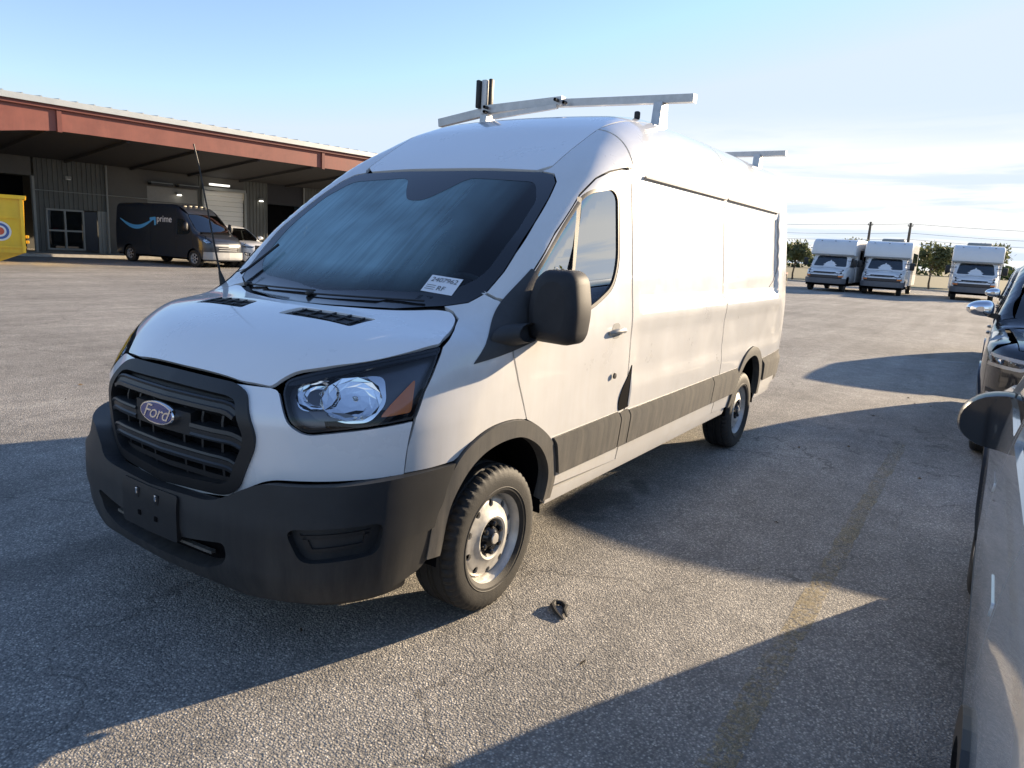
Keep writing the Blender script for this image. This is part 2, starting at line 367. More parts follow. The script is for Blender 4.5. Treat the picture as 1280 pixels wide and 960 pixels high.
def panel(name, body, proj, outline, m, parent, holes=(), off=0., depth=.014, h=.045, mirror=False, disp=None, both=False, rim=True):
    """a sheet of the skin inside an outline, with a turned-in rim; mirror puts it on the other flank, both makes the two"""
    outline = resample(np.asarray(outline, float), h*.6); holes = [resample(np.asarray(q, float), h*.6) for q in holes]
    lo = outline.min(0); hi = outline.max(0); pts = []
    gx = np.arange(lo[0] + h/2, hi[0], h); gy = np.arange(lo[1] + h/2, hi[1], h*.87)
    G = np.array([(x + (h/2 if j % 2 else 0), y) for j, y in enumerate(gy) for x in gx]).reshape(-1, 2)
    if len(G):
        k = inside(offset_poly(outline, -h*.3), G) & inside(outline, G)
        for q in holes: k &= ~inside(offset_poly(q, h*.3), G) & ~inside(q, G)
        G = G[k]
    loops = [outline] + holes; V = []; E = []
    for L in loops:
        b = len(V); n = len(L); V += [Vector((float(q[0]), float(q[1]))) for q in L]; E += [(b + i, b + (i+1) % n) for i in range(n)]
    V += [Vector((float(q[0]), float(q[1]))) for q in G]
    r = delaunay_2d_cdt(V, E, [], 0, 1e-6)
    P2 = np.array([(q.x, q.y) for q in r[0]]); F = np.array([f for f in r[2] if len(f) == 3])
    c = P2[F].mean(1); k = inside(outline, c)
    for q in holes: k &= ~inside(q, c)
    F = F[k]
    P = skin(body, proj, P2[:, 0], P2[:, 1]); N = body.normal(P)
    dd = off + (disp(P2[:, 0], P2[:, 1]) if disp else 0.)
    P = P + N*(dd[:, None] if isinstance(dd, np.ndarray) else dd)
    fn = np.cross(P[F[:, 1]] - P[F[:, 0]], P[F[:, 2]] - P[F[:, 0]]); flip = (fn*N[F].mean(1)).sum(1) < 0
    F[flip] = F[flip][:, ::-1]
    verts = [P]; norms = [N]; faces = F.tolist()
    if rim and depth:
        base = len(P)
        # boundary edges of the sheet
        e = np.concatenate([F[:, [0, 1]], F[:, [1, 2]], F[:, [2, 0]]]); key = {}
        for a, b in e.tolist(): key[(a, b)] = 1
        for (a, b) in list(key):
            if (b, a) in key: continue
            pa, pb = P[a], P[b]; t = pb - pa; nn = np.cross(t, N[a]); nn = nn/max(np.linalg.norm(nn), 1e-9)
            verts.append(np.array([pa, pb, pb - N[b]*depth, pa - N[a]*depth])); norms.append(np.repeat(nn[None], 4, 0))
            faces.append((base + 1, base, base + 3, base + 2)); base += 4
    V3 = np.concatenate(verts); N3 = np.concatenate(norms)
    def make(mir):
        v = V3.copy(); n = N3.copy(); f = faces
        if mir: v[:, 1] *= -1; n[:, 1] *= -1; f = [q[::-1] for q in faces]
        me = bpy.data.meshes.new(name); me.from_pydata(v.tolist(), [], f)
        me.polygons.foreach_set('use_smooth', [True]*len(me.polygons)); me.normals_split_custom_set_from_vertices(n.tolist())
        return me
    if both: return [link(name, make(True), parent, m), link(name, make(False), parent, m)]
    return link(name, make(mirror), parent, m)

def skin_bar(name, body, proj, path, sect, m, parent, both=False, mirror=False, mb=None):
    """a bar laid along the skin: path of (u, v), section of (outward, across) pairs"""
    path = np.asarray(path, float); P = skin(body, proj, path[:, 0], path[:, 1]); N = body.normal(P)
    T = np.gradient(P, axis=0); T /= np.linalg.norm(T, axis=1, keepdims=True); A = np.cross(N, T)
    def make(mir):
        q = mb or MB(); rows = [[P[i] + N[i]*o + A[i]*a for o, a in sect] for i in range(len(P))]
        if mir: rows = [[(p[0], -p[1], p[2]) for p in r] for r in rows]
        q.grid(rows, close=True); k = len(sect)
        for r in (rows[0], rows[-1]): q.add(r, [tuple(range(k))])
        return q
    if mb is not None: return make(mirror)
    if both: return [make(True).build(name, m, parent), make(False).build(name, m, parent)]
    return make(mirror).build(name, m, parent)
# ---------------------------------------------------------------- shared materials
DUST = (.42, .36, .27)
M_WHITE = mat('white_paint_dimmed', (.67, .67, .665), .32, coat=.9, var=.04, vscale=3, dirt=(DUST, .24, .10, 2.6), rvar=.06)  # van white dimmed for the sunlit flanks, with dust over it
M_WHITE_LIFTED = mat('white_paint_lifted', (.82, .82, .82), .30, coat=.9, var=.015, vscale=2.5, rvar=.05)  # same van white lifted, brightening the shaded hood and nose by colour
M_PLAST = mat('grey_plastic', (.040, .041, .043), .62, var=.18, vscale=9, bump=.12, bscale=500, dirt=((.30, .27, .22), .62, .2, 1.05))
M_BUMP = mat('bumper_plastic', (.013, .0145, .017), .55, var=.2, vscale=7, bump=.10, bscale=500, dirt=((.16, .145, .12), .35, .1, .7))
M_BLACK = mat('black_plastic', (.011, .011, .012), .5, var=.2, vscale=8, bump=.06, bscale=400)
M_MIRR = mat('mirror_plastic', (.026, .026, .029), .6, spec=.3, var=.12, vscale=14, bump=.06, bscale=600)
M_GLOSSB = mat('gloss_black', (.012, .012, .013), .18, var=.1)
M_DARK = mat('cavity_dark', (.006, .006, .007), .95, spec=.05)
M_RUB = mat('tyre_rubber', (.017, .017, .017), .70, var=.25, vscale=20, bump=.15, bscale=160, dirt=((.15, .13, .10), .22, -.2, .9))
M_STEEL = mat('wheel_steel', (.62, .61, .58), .42, metal=.45, var=.2, vscale=14, rvar=.1, dirt=((.30, .25, .18), .5, -.2, 1.0))
M_CHROME = mat('chrome', (.85, .86, .88), .06, metal=1)
M_REFL = mat('lamp_mirror', (.86, .88, .90), .10, metal=1)
M_SLAT = mat('slat_plastic', (.018, .019, .021), .42, var=.15, vscale=9)
M_ALU = mat('aluminium', (.44, .45, .46), .42, metal=.6, var=.12, vscale=18)
M_GLASS = glass('side_glass', (.34, .40, .39), 1.6, .0, .34)
M_LENS = glass('lamp_lens', (.93, .94, .95), 1.45)
M_INT = mat('cabin_grey', (.06, .06, .065), .8, var=.15)
M_SEAT = mat('seat_cloth', (.05, .05, .055), .9, var=.2, vscale=30)
M_AMBER = mat('amber_lens', (.95, .24, .03), .25, coat=.6)
M_RED = mat('red_lens', (.45, .01, .01), .2, coat=.6)
M_BLUE = mat('badge_blue', (.012, .04, .20), .2, coat=1)
M_WTXT = mat('white_print', (.8, .8, .8), .4)
M_KTXT = mat('black_print', (.02, .02, .02), .6)

def windshield_mat():
    m = bpy.data.materials.new('dewy_windscreen'); m.use_nodes = True; nt = m.node_tree; nt.nodes.clear(); N = nt.nodes.new; L = nt.links.new
    o = N('ShaderNodeOutputMaterial'); t = N('ShaderNodeBsdfTransparent'); t.inputs[0].default_value = (.55, .66, .66, 1)
    g = N('ShaderNodeBsdfGlossy'); g.inputs['Roughness'].default_value = .02
    f = N('ShaderNodeFresnel'); f.inputs[0].default_value = 1.55
    x = N('ShaderNodeMixShader'); L(f.outputs[0], x.inputs[0]); L(t.outputs[0], x.inputs[1]); L(g.outputs[0], x.inputs[2])
    # dew: droplets tinted teal to carry the reflected sky; runs have cleared streaks down the slope
    d = N('ShaderNodeBsdfDiffuse'); d.inputs[0].default_value = (.38, .60, .66, 1); g2 = N('ShaderNodeBsdfGlossy'); g2.inputs['Roughness'].default_value = .38; g2.inputs['Color'].default_value = (.55, .80, .88, 1)
    dx = N('ShaderNodeMixShader'); dx.inputs[0].default_value = .42; L(d.outputs[0], dx.inputs[1]); L(g2.outputs[0], dx.inputs[2])
    tc = N('ShaderNodeTexCoord'); mp = N('ShaderNodeMapping'); mp.inputs['Rotation'].default_value = (0, math.radians(37), math.radians(0)); L(tc.outputs['Object'], mp.inputs['Vector'])
    m2 = N('ShaderNodeMapping'); m2.inputs['Scale'].default_value = (1.3, 34, 1.3); L(mp.outputs[0], m2.inputs['Vector'])
    n1 = N('ShaderNodeTexNoise'); n1.inputs['Scale'].default_value = 1.6; n1.inputs['Detail'].default_value = 5; n1.inputs['Roughness'].default_value = .6; n1.inputs['Distortion'].default_value = .15; L(m2.outputs[0], n1.inputs['Vector'])
    r1 = N('ShaderNodeMapRange'); r1.inputs[1].default_value = .40; r1.inputs[2].default_value = .56; L(n1.outputs['Fac'], r1.inputs[0])
    n2 = N('ShaderNodeTexNoise'); n2.inputs['Scale'].default_value = 2.1; n2.inputs['Detail'].default_value = 3; L(tc.outputs['Object'], n2.inputs['Vector'])
    s = N('ShaderNodeSeparateXYZ'); L(tc.outputs['Object'], s.inputs[0])
    ry = N('ShaderNodeMapRange'); ry.inputs[1].default_value = -.66; ry.inputs[2].default_value = -.10; L(s.outputs['Y'], ry.inputs[0])
    rz = N('ShaderNodeMapRange'); rz.inputs[1].default_value = 1.40; rz.inputs[2].default_value = 1.52; L(s.outputs['Z'], rz.inputs[0])
    a = N('ShaderNodeMath'); a.operation = 'MULTIPLY'; L(ry.outputs[0], a.inputs[0]); L(rz.outputs[0], a.inputs[1])
    r2 = N('ShaderNodeMapRange'); r2.inputs[1].default_value = .25; r2.inputs[2].default_value = .62; r2.inputs[3].default_value = .35; r2.inputs[4].default_value = 1.; L(n2.outputs['Fac'], r2.inputs[0])
    b = N('ShaderNodeMath'); b.operation = 'MULTIPLY'; L(a.outputs[0], b.inputs[0]); L(r2.outputs[0], b.inputs[1])
    r3 = N('ShaderNodeMapRange'); r3.inputs[3].default_value = .80; r3.inputs[4].default_value = 1.; L(r1.outputs[0], r3.inputs[0])
    c = N('ShaderNodeMath'); c.operation = 'MULTIPLY'; L(b.outputs[0], c.inputs[0]); L(r3.outputs[0], c.inputs[1])
    e = N('ShaderNodeMath'); e.operation = 'MULTIPLY'; e.inputs[1].default_value = .64; L(c.outputs[0], e.inputs[0])
    y = N('ShaderNodeMixShader'); L(e.outputs[0], y.inputs[0]); L(x.outputs[0], y.inputs[1]); L(dx.outputs[0], y.inputs[2]); L(y.outputs[0], o.inputs[0])
    return m
M_WIND = windshield_mat()

# ---------------------------------------------------------------- wheels (outer face towards -y)
def tyre_mesh(R, w, rr, n=150, tread=True):
    h = w/2
    prof = [(rr - .008, -h*.86), (rr + .012, -h*.98), ((R + rr)/2, -h*1.03), (R - .03, -h*.97), (R - .012, -h*.88), (R - .002, -h*.74), (R, -h*.60), (R - .009, -h*.57), (R - .009, -h*.50), (R, -h*.47),
            (R, -h*.16), (R - .009, -h*.13), (R - .009, -h*.05), (R, -h*.02), (R, h*.02)]
    prof = prof + [(r, -a) for r, a in prof[::-1]][1:]
    def fn(i, k, r, a):
        if tread and abs(a) > h*.55 and r > R - .020 and k % 3 == 0: return r - .009, a
        return r, a
    b = MB(); b.lathe(prof, n, 'y', fn=fn)
    b.lathe([(rr + .022, -h*.995), (rr + .025, -h*1.02), (rr + .028, -h*.995)], 60, 'y'); return b
def disc_mesh(prof, r0, r1, hole_r, hole_c, nh, n=72, slot=None):
    """pressed disc: a ring with round holes, its height following prof(r)"""
    out = np.array([(r1*math.cos(2*math.pi*k/n), r1*math.sin(2*math.pi*k/n)) for k in range(n)])
    inn = np.array([(r0*math.cos(2*math.pi*k/40), r0*math.sin(2*math.pi*k/40)) for k in range(40)])
    holes = []
    for j in range(nh):
        t = 2*math.pi*(j + .5)/nh; c = np.array((math.cos(t), math.sin(t))); s = np.array((-c[1], c[0]))
        a, bb = slot or (hole_r, hole_r)
        holes.append(np.array([c*(hole_c + a*math.cos(2*math.pi*k/14)) + s*bb*math.sin(2*math.pi*k/14) for k in range(14)]))
    V = []; E = []
    for L in [out, inn] + holes:
        b = len(V); V += [Vector(q) for q in L.tolist()]; E += [(b + i, b + (i+1) % len(L)) for i in range(len(L))]
    for r in np.arange(r0 + .008, r1 - .004, .011):
        for k in range(56):
            t = 2*math.pi*(k + .5*(int(r*1000) % 2))/56; q = np.array([[r*math.cos(t), r*math.sin(t)]])
            if all(not inside(offset_poly(hh, .003), q)[0] for hh in holes): V.append(Vector(q[0].tolist()))
    R_ = delaunay_2d_cdt(V, E, [], 0, 1e-7); P = np.array([(q.x, q.y) for q in R_[0]]); F = np.array([f for f in R_[2] if len(f) == 3]); c = P[F].mean(1)
    k = ~inside(inn, c)
    for hh in holes: k &= ~inside(hh, c)
    b = MB(); r = np.hypot(P[:, 0], P[:, 1]); a = prof(r)
    b.add([(P[i, 0], a[i], P[i, 1]) for i in range(len(P))], F[k].tolist())
    for hh in holes:
        ra = np.hypot(hh[:, 0], hh[:, 1]); aa = prof(ra); nn = len(hh)
        b.add([(hh[i, 0], aa[i], hh[i, 1]) for i in range(nn)] + [(hh[i, 0], aa[i] + .012, hh[i, 1]) for i in range(nn)], [(i, (i+1) % nn, nn + (i+1) % nn, nn + i) for i in range(nn)])
    return b

def steel_wheel(R=.34, w=.235, rr=.217):
    root = empty('wheel'); h = w/2
    tyre_mesh(R, w, rr).build('tyre', M_RUB, root, smooth=28)
    b = MB(); b.lathe([(rr + .016, -h*.86), (rr + .018, -h*.93), (rr + .008, -h*.95), (rr - .004, -h*.86), (rr - .012, -h*.6), (rr - .022, -h*.45), (rr - .03, -h*.1), (rr - .03, h*.8), (rr + .016, h*.86)], 72, 'y')
    pf = pchip([(.05, -h*.50), (.078, -h*.52), (.088, -h*.74), (.100, -h*.80), (.115, -h*.74), (.145, -h*.66), (.175, -h*.60), (rr - .022, -h*.42)])
    d = disc_mesh(pf, .05, rr - .018, .0165, .163, 10)
    b.add(d.v, d.f); b.build('rim', M_STEEL, root, smooth=40)
    b = MB(); b.lathe([(.19, .02), (.19, -.01), (.06, -.012), (.0005, -.012)], 40, 'y'); b.build('brake_disc', M_DARK, root)
    b = MB(); b.lathe([(.086, -h*.60), (.080, -h*.66), (.055, -h*.64), (.045, -h*.80), (.032, -h*.90), (.0005, -h*.92)], 48, 'y')
    for j in range(6):
        t = 2*math.pi*j/6 + .4; b.lathe([(.0135, -h*.55), (.0135, -h*.82), (.009, -h*.87), (.0005, -h*.87)], 10, 'y', c=(.066*math.cos(t), 0, .066*math.sin(t)))
    b.build('hub_cap', M_GLOSSB, root)
    b = MB(); b.lathe([(.026, -h*.905), (.024, -h*.94), (.0005, -h*.945)], 24, 'y'); b.build('cap_badge', M_STEEL, root)
    return root

# ---------------------------------------------------------------- white cargo van
van = tag(empty('cargo_van', (0, 0, 0)), 'large white cargo van with black grille and roof rack in the foreground', 'van')
SEAM_Y = pchip([(.70, .665), (1.2, .69), (1.6, .715), (4.9, .72)])
def side3(pts): q = np.asarray(pts, float); return VAN.point('side', q[:, 0], q[:, 1])
def top3(pts): q = np.asarray(pts, float); return VAN.point('top', q[:, 0], q[:, 1])
def front3(pts): q = np.asarray(pts, float); return VAN.point('front', q[:, 0], q[:, 1])
def sp(*parts): return unskin(VAN, 'spine', np.concatenate([np.asarray(q, float) for q in parts]))
WS_SIDE = [(.70, 1.378), (.79, 1.400), (.835, 1.445), (.855, 1.54), (.855, 1.62), (.84, 1.77), (.81, 1.90), (.775, 1.985), (.72, 2.032), (.64, 2.046)]   # (y, z) up one edge of the windscreen
ARCH_O = [(-.47, .40), (-.462, .56), (-.43, .68), (-.363, .794), (-.291, .855), (-.173, .897), (-.03, .908), (.099, .89), (.21, .844), (.335, .761), (.402, .673), (.438, .551), (.43, .43)]
ARCH_I = [(-.405, .40), (-.395, .55), (-.365, .65), (-.30, .742), (-.213, .795), (-.106, .822), (.013, .826), (.114, .806), (.237, .742), (.325, .652), (.367, .556), (.362, .43)]
RARCH_O = [(WB + x, z) for x, z in ((-.45, .44), (-.41, .60), (-.34, .745), (-.22, .86), (-.05, .908), (.08, .905), (.22, .855), (.34, .745), (.41, .60), (.44, .44))]
RARCH_I = [(WB + x, z) for x, z in ((-.385, .44), (-.355, .57), (-.295, .69), (-.19, .79), (-.05, .83), (.08, .83), (.19, .785), (.29, .69), (.35, .57), (.375, .44))]
ARCH_O, ARCH_I, RARCH_O, RARCH_I = curve(ARCH_O), curve(ARCH_I), curve(RARCH_O), curve(RARCH_I)
DOOR_TOP = [(.115, 1.475), (.206, 1.562), (.391, 1.728), (.656, 1.930), (.808, 2.018), (.947, 2.066), (1.08, 2.094), (1.165, 2.105)]
DX = 1.185
GAP = .0045
def side_outline(pts, r=.02, n=4): return rpoly(pts, r, n)
# windscreen, its black border and the sensor block
ws = [(y, z) for y, z in WS_SIDE]; ws_out = np.array([(-y, z) for y, z in ws][::-1] + [(-.5, 1.352), (0, 1.340), (.5, 1.352)] + ws + [(.3, 2.056), (-.3, 2.056)])
ws_o = resample(ws_out, .03)
wind = panel('windshield', VAN, 'front', offset_poly(ws_o, -.003), M_WIND, van, off=-.003, depth=0, h=.06)
ws_i = rpoly([(.62, 1.43, .1), (.775, 1.50, .1), (.785, 1.72), (.755, 1.88), (.66, 1.985, .05), (.22, 2.008, .05), (.14, 1.93, .05), (.06, 1.87, .04), (-.06, 1.87, .04), (-.14, 1.93, .05), (-.22, 2.008, .05), (-.66, 1.985, .05), (-.755, 1.88), (-.785, 1.72), (-.775, 1.50, .1), (-.62, 1.43, .1), (0, 1.405)], .03)
panel('frit_border', VAN, 'front', offset_poly(ws_o, -.004), mat('frit_black', (.010, .011, .013), .10, coat=.5), wind, holes=[ws_i], off=-.0015, depth=0, h=.05)
# paper sheet inside the glass
cs = skin(VAN, 'front', [-.605], [1.462])[0]; cn = VAN.normal(cs[None])[0]
sx_ = np.array([0., -1., 0]); sx_ -= cn*np.dot(sx_, cn); sx_ /= np.linalg.norm(sx_); sy_ = np.cross(cn, sx_)
Mst = frame_from(cs + cn*.001, sx_, sy_, cn) @ Matrix.Rotation(math.radians(2), 4, 'Z')
b = MB(); b.add([Mst @ Vector(q) for q in ((-.085, -.056, 0), (.085, -.056, 0), (.085, .056, 0), (-.085, .056, 0))], [(0, 1, 2, 3)]); st = b.build('paper_tag', mat('tag_paper', (.75, .76, .78), .7), wind, recalc=False)
for txt, size, dx, dy in (('2407962', .041, 0, .027), ('RF', .042, .008, -.026)):
    me = text_mesh(txt, size, 0); me.transform(Mst @ Matrix.Translation((dx, dy, .0012))); link('tag_number', me, st, M_KTXT)
b = MB()
for k in range(3): b.add([Mst @ Vector(q) for q in ((-.075, -.012 - k*.013, .0012), (-.025, -.012 - k*.013, .0012), (-.025, -.009 - k*.013, .0012), (-.075, -.009 - k*.013, .0012))], [(0, 1, 2, 3)])
b.build('tag_lines', M_KTXT, st, recalc=False)
# cowl and wipers
cowl = panel('cowl', VAN, 'top', rpoly([(-.30, 0, 0), (-.30, -.2, .05), (-.22, -.48, .05), (-.10, -.70, .05), (-.03, -.78, 0), (.02, -.74, 0), (-.06, -.5, .05), (-.17, -.2, .05), (-.185, 0, .05), (-.17, .2, .05), (-.06, .5, .05), (.02, .74, 0), (-.03, .78, 0), (-.10, .70, .05), (-.22, .48, .05), (-.30, .2, .05)], .03), M_BLACK, van, off=-.016, depth=.03, h=.05)
for y0, y1, z1 in ((.60, .02, 1.385), (.02, -.60, 1.388)):
    pts = [skin(VAN, 'front', [y0 + (y1 - y0)*t], [1.372 + (z1 - 1.372)*t])[0] + np.array([-.010, 0, .006]) for t in np.linspace(0, 1, 8)]
    b = MB(); b.tube(pts, .005, 6); b.bbox(pts[0], (.04, .03, .025), .010); b.build('wiper', M_BLACK, van)
# far-side wiper arm standing up the glass
b = MB(); b.tube([skin(VAN, 'front', [.77 - .10*t], [1.40 + .17*t])[0] + np.array([-.02, 0, .02]) for t in np.linspace(0, 1, 5)], .008, 6); b.build('wiper', M_BLACK, van)

# bonnet
HOOD = [(-.901, 0, 0), (-.888, -.355, .03), (-.858, -.50, .03), (-.824, -.525, .03), (-.787, -.56, .05), (-.74, -.635, .1), (-.63, -.774, .1), (-.514, -.865, .1), (-.381, -.922, .015), (-.244, -.868, .05), (-.145, -.812, .05), (-.112, -.755, .03), (-.128, -.68, .05), (-.235, -.48, .1), (-.32, -.2, .1), (-.335, 0, .1)]
hood2 = rpoly(HOOD + [(x, -y, r) for x, y, r in HOOD[1:-1][::-1]], .03)
vent = [rpoly([(-.53, s*.125), (-.42, s*.15), (-.355, s*.55), (-.495, s*.535)], .02) for s in (-1, 1)]
def hood_disp(x, y): return .006*sstep(.60, .40, np.abs(y))*sstep(-.86, -.70, x)*sstep(-.34, -.42, x)
hood = panel('hood', VAN, 'top', offset_poly(hood2, -GAP), M_WHITE_LIFTED, van, holes=vent, depth=.018, h=.035, disp=hood_disp)
for v in vent:
    vt = panel('hood_vent', VAN, 'top', offset_poly(v, .004), M_BLACK, hood, off=-.006, depth=0, h=.04)
    b = MB(); y0, y1 = v[:, 1].min(), v[:, 1].max()
    for t in np.linspace(.12, .88, 5):
        y = y0 + (y1 - y0)*t; P = skin(VAN, 'top', np.linspace(-.495, -.385, 4) + .02*abs(y), np.full(4, y)); b.tube([q + np.array([0, 0, -.001]) for q in P], .0045, 6)
    for x in (-.475, -.42): P = skin(VAN, 'top', np.full(6, x), np.linspace(y0 + .03, y1 - .03, 6)); b.tube([q + np.array([0, 0, -.002]) for q in P], .0035, 6)
    b.build('vent_bars', M_BLACK, hood)

# nose between the lamps, grille opening cut out
GR = [(0, 1.083, 0), (.33, 1.078, .05), (.392, 1.058, .05), (.455, .92, .08), (.452, .86, .08), (.385, .69, .06), (.33, .655, .05), (0, .632, .05)]
gr = rpoly(GR[:] + [(-u, z, r) for u, z, r in GR[1:-1][::-1]], .04)
FA = [(0, 1.082, 0), (.33, 1.0805, .0), (.47, 1.083, 0), (.505, 1.078, .02), (.522, 1.05, .02), (.568, .962, .03), (.622, .929, .03), (.80, .958, .05), (.972, .985, .0), (.955, .88, .05), (.946, .778, 0), (.70, .755, .05), (.5, .745, .05), (.42, .70, .05), (.33, .645, .02), (0, .60, .0)]
fa = rpoly(FA + [(-u, z, r) for u, z, r in FA[1:-1][::-1]], .04)
nose = panel('front_fascia', VAN, 'polar', offset_poly(fa, -.002), M_WHITE_LIFTED, van, holes=[offset_poly(gr, -.012)], depth=.02, h=.04)
grille = empty('grille', parent=van)
gi = offset_poly(gr, -.045)
panel('grille_frame', VAN, 'polar', gr, M_BLACK, grille, holes=[gi], off=.014, depth=.07, h=.03)
panel('grille_back', VAN, 'polar', offset_poly(gr, -.01), M_DARK, grille, off=-.055, depth=0, h=.06)
def zhalf(z): return float(np.interp(z, [.68, .86, .92, 1.06], [.345, .405, .405, .345])) 
for z0, gap_ in ((.992, 0), (.884, .17), (.782, 0)):
    for s in ((-1, 1) if gap_ else (0,)):
        hw = zhalf(z0)
        us = np.linspace(-hw, hw, 25) if s == 0 else np.linspace(gap_, hw, 13)*s
        zz = z0 - .018*np.clip((np.abs(us) - (hw - .06))/.06, 0, 1)**2*1.0 + .004
        skin_bar('grille_slat', VAN, 'polar', np.stack([us, zz], -1), [(-.05, -.026), (-.004, -.030), (.008, -.026), (.012, -.018), (.006, -.010), (.006, .006), (.012, .012), (.008, .026), (-.05, .030)], M_SLAT, grille)
for z0 in (1.035, .705):
    hw = zhalf(z0) - .02; us = np.linspace(-hw, hw, 21)
    skin_bar('grille_slat', VAN, 'polar', np.stack([us, np.full(21, z0)], -1), [(-.055, -.012), (-.02, -.012), (-.02, .012), (-.055, .012)], M_BLACK, grille)
for u in (-.30, -.20, -.10, .10, .20, .30):
    skin_bar('grille_bar', VAN, 'polar', np.stack([np.full(8, u), np.linspace(.67, 1.045, 8)], -1), [(-.055, -.006), (-.022, -.006), (-.022, .006), (-.055, .006)], M_BLACK, grille)
skin_bar('badge_mount', VAN, 'polar', np.stack([np.linspace(-.17, .17, 9), np.full(9, .905)], -1), [(-.05, -.055), (.004, -.045), (.004, .045), (-.05, .055)], M_BLACK, grille)
# oval badge with script lettering
cb = skin(VAN, 'polar', [0.0], [.922])[0]; nb = VAN.normal(cb[None])[0]; ax = np.array([0., -1., 0]); ay = np.cross(nb, ax)
MBd = frame_from(cb + nb*.016, ax, ay, nb)
def oval(rx, ry, z0, z1, n=48):
    q = MB(); ring = lambda sx, z: [MBd @ Vector((rx*sx*math.cos(2*math.pi*k/n), ry*sx*math.sin(2*math.pi*k/n), z)) for k in range(n)]
    q.grid([ring(1, z0), ring(1, z1 - .004), ring(.96, z1)], close=True); q.add(ring(.96, z1), [tuple(range(n))]); return q
badge = oval(.118, .047, -.02, .006).build('badge', M_CHROME, grille)
oval(.110, .041, 0, .0085).build('badge_face', M_BLUE, badge)
me = text_mesh('Ford', .082, .0012, .42, .92); me.transform(MBd @ Matrix.Translation((0, .002, .0098)) @ Matrix.Diagonal((1.18, .95, 1, 1))); link('badge_script', me, badge, M_CHROME)

# front bumper
BT = [(0, .636, 0), (.33, .650, .06), (.43, .715, .06), (.50, .752, .04), (.70, .762, .1), (.946, .782, .1), (1.15, .792, 0), (1.098, .66, .05), (1.065, .55, .05), (1.075, .42, .03), (1.02, .345, .06), (.77, .315, .1), (.42, .29, .1), (0, .285, 0)]
bt = rpoly(BT + [(-u, z, r) for u, z, r in BT[1:-1][::-1]], .04)
fog = [rpoly([(s*.595, .605), (s*.885, .628), (s*.868, .505), (s*.645, .478)], .04) for s in (-1, 1)]
slot = rpoly([(-.385, .505, .03), (-.375, .415, .05), (-.27, .352, .04), (0, .345), (.27, .352, .04), (.375, .415, .05), (.385, .505, .03), (.14, .455, .02), (-.14, .455, .02)], .03)
def bump_disp(u, z): return -.010*sstep(.50, .44, z)*sstep(.95, .7, np.abs(u)) + .006*sstep(.70, .66, z)*sstep(.60, .64, z) - .016*sstep(.545, .530, z)*sstep(.88, .94, np.abs(u)) + .010*sstep(.665, .655, z)*sstep(.30, .45, np.abs(u))*sstep(1.0, .93, np.abs(u))
bumper = panel('front_bumper', BUMPER, 'polar', bt, M_BUMP, van, holes=fog + [slot], depth=.075, h=.028, disp=bump_disp)
panel('intake_mesh', BUMPER, 'polar', offset_poly(slot, .02), M_DARK, bumper, off=-.07, depth=0, h=.05)
skin_bar('intake_bar', BUMPER, 'polar', np.stack([np.linspace(-.29, .29, 17), np.full(17, .425)], -1), [(-.05, -.006), (-.03, -.006), (-.03, .006), (-.05, .006)], M_PLAST, bumper)
for s, f in zip((-1, 1), fog):
    fp = panel('fog_recess', BUMPER, 'polar', offset_poly(f, .004), M_BUMP, bumper, off=-.026, depth=0, h=.03)
    g2 = offset_poly(f, -.030); panel('fog_blank', BUMPER, 'polar', g2, M_BLACK, bumper, off=-.018, depth=.01, h=.03, holes=[offset_poly(f, -.045)])
# plate bracket, its two bolts and clips
for nm, pts, o_, m_ in (('plate_bracket', [(-.165, .628), (.165, .628), (.165, .44), (-.165, .44)], .012, M_BLACK),):
    pb = panel(nm, BUMPER, 'polar', rpoly(pts, .012), m_, bumper, off=o_, depth=.02, h=.04)
for u, z in ((-.055, .598), (.062, .600)):
    P = skin(BUMPER, 'polar', [u], [z])[0]; b = MB(); b.bbox(P + np.array([-.014, 0, -.012]), (.006, .026, .042), .003); b.build('bracket_clip', M_BLACK, bumper); b = MB(); b.bbox(P + np.array([-.018, 0, -.004]), (.006, .012, .026), .003); b.build('bracket_bolt', M_CHROME, bumper)
for u, z in ((-.05, .505), (.05, .505)):
    P = skin(BUMPER, 'polar', [u], [z])[0]; b = MB(); b.bbox(P + np.array([-.012, 0, 0]), (.008, .022, .022), .004); b.build('bracket_hole', M_DARK, bumper)
panel('lower_lip', BUMPER, 'polar', rpoly([(-.98, .335), (-.7, .306), (-.4, .280), (0, .272), (.4, .280), (.7, .306), (.98, .335), (.98, .285), (.4, .235), (0, .228), (-.4, .235), (-.98, .285)], .02), M_BLACK, bumper, off=-.03, depth=.02, h=.05)

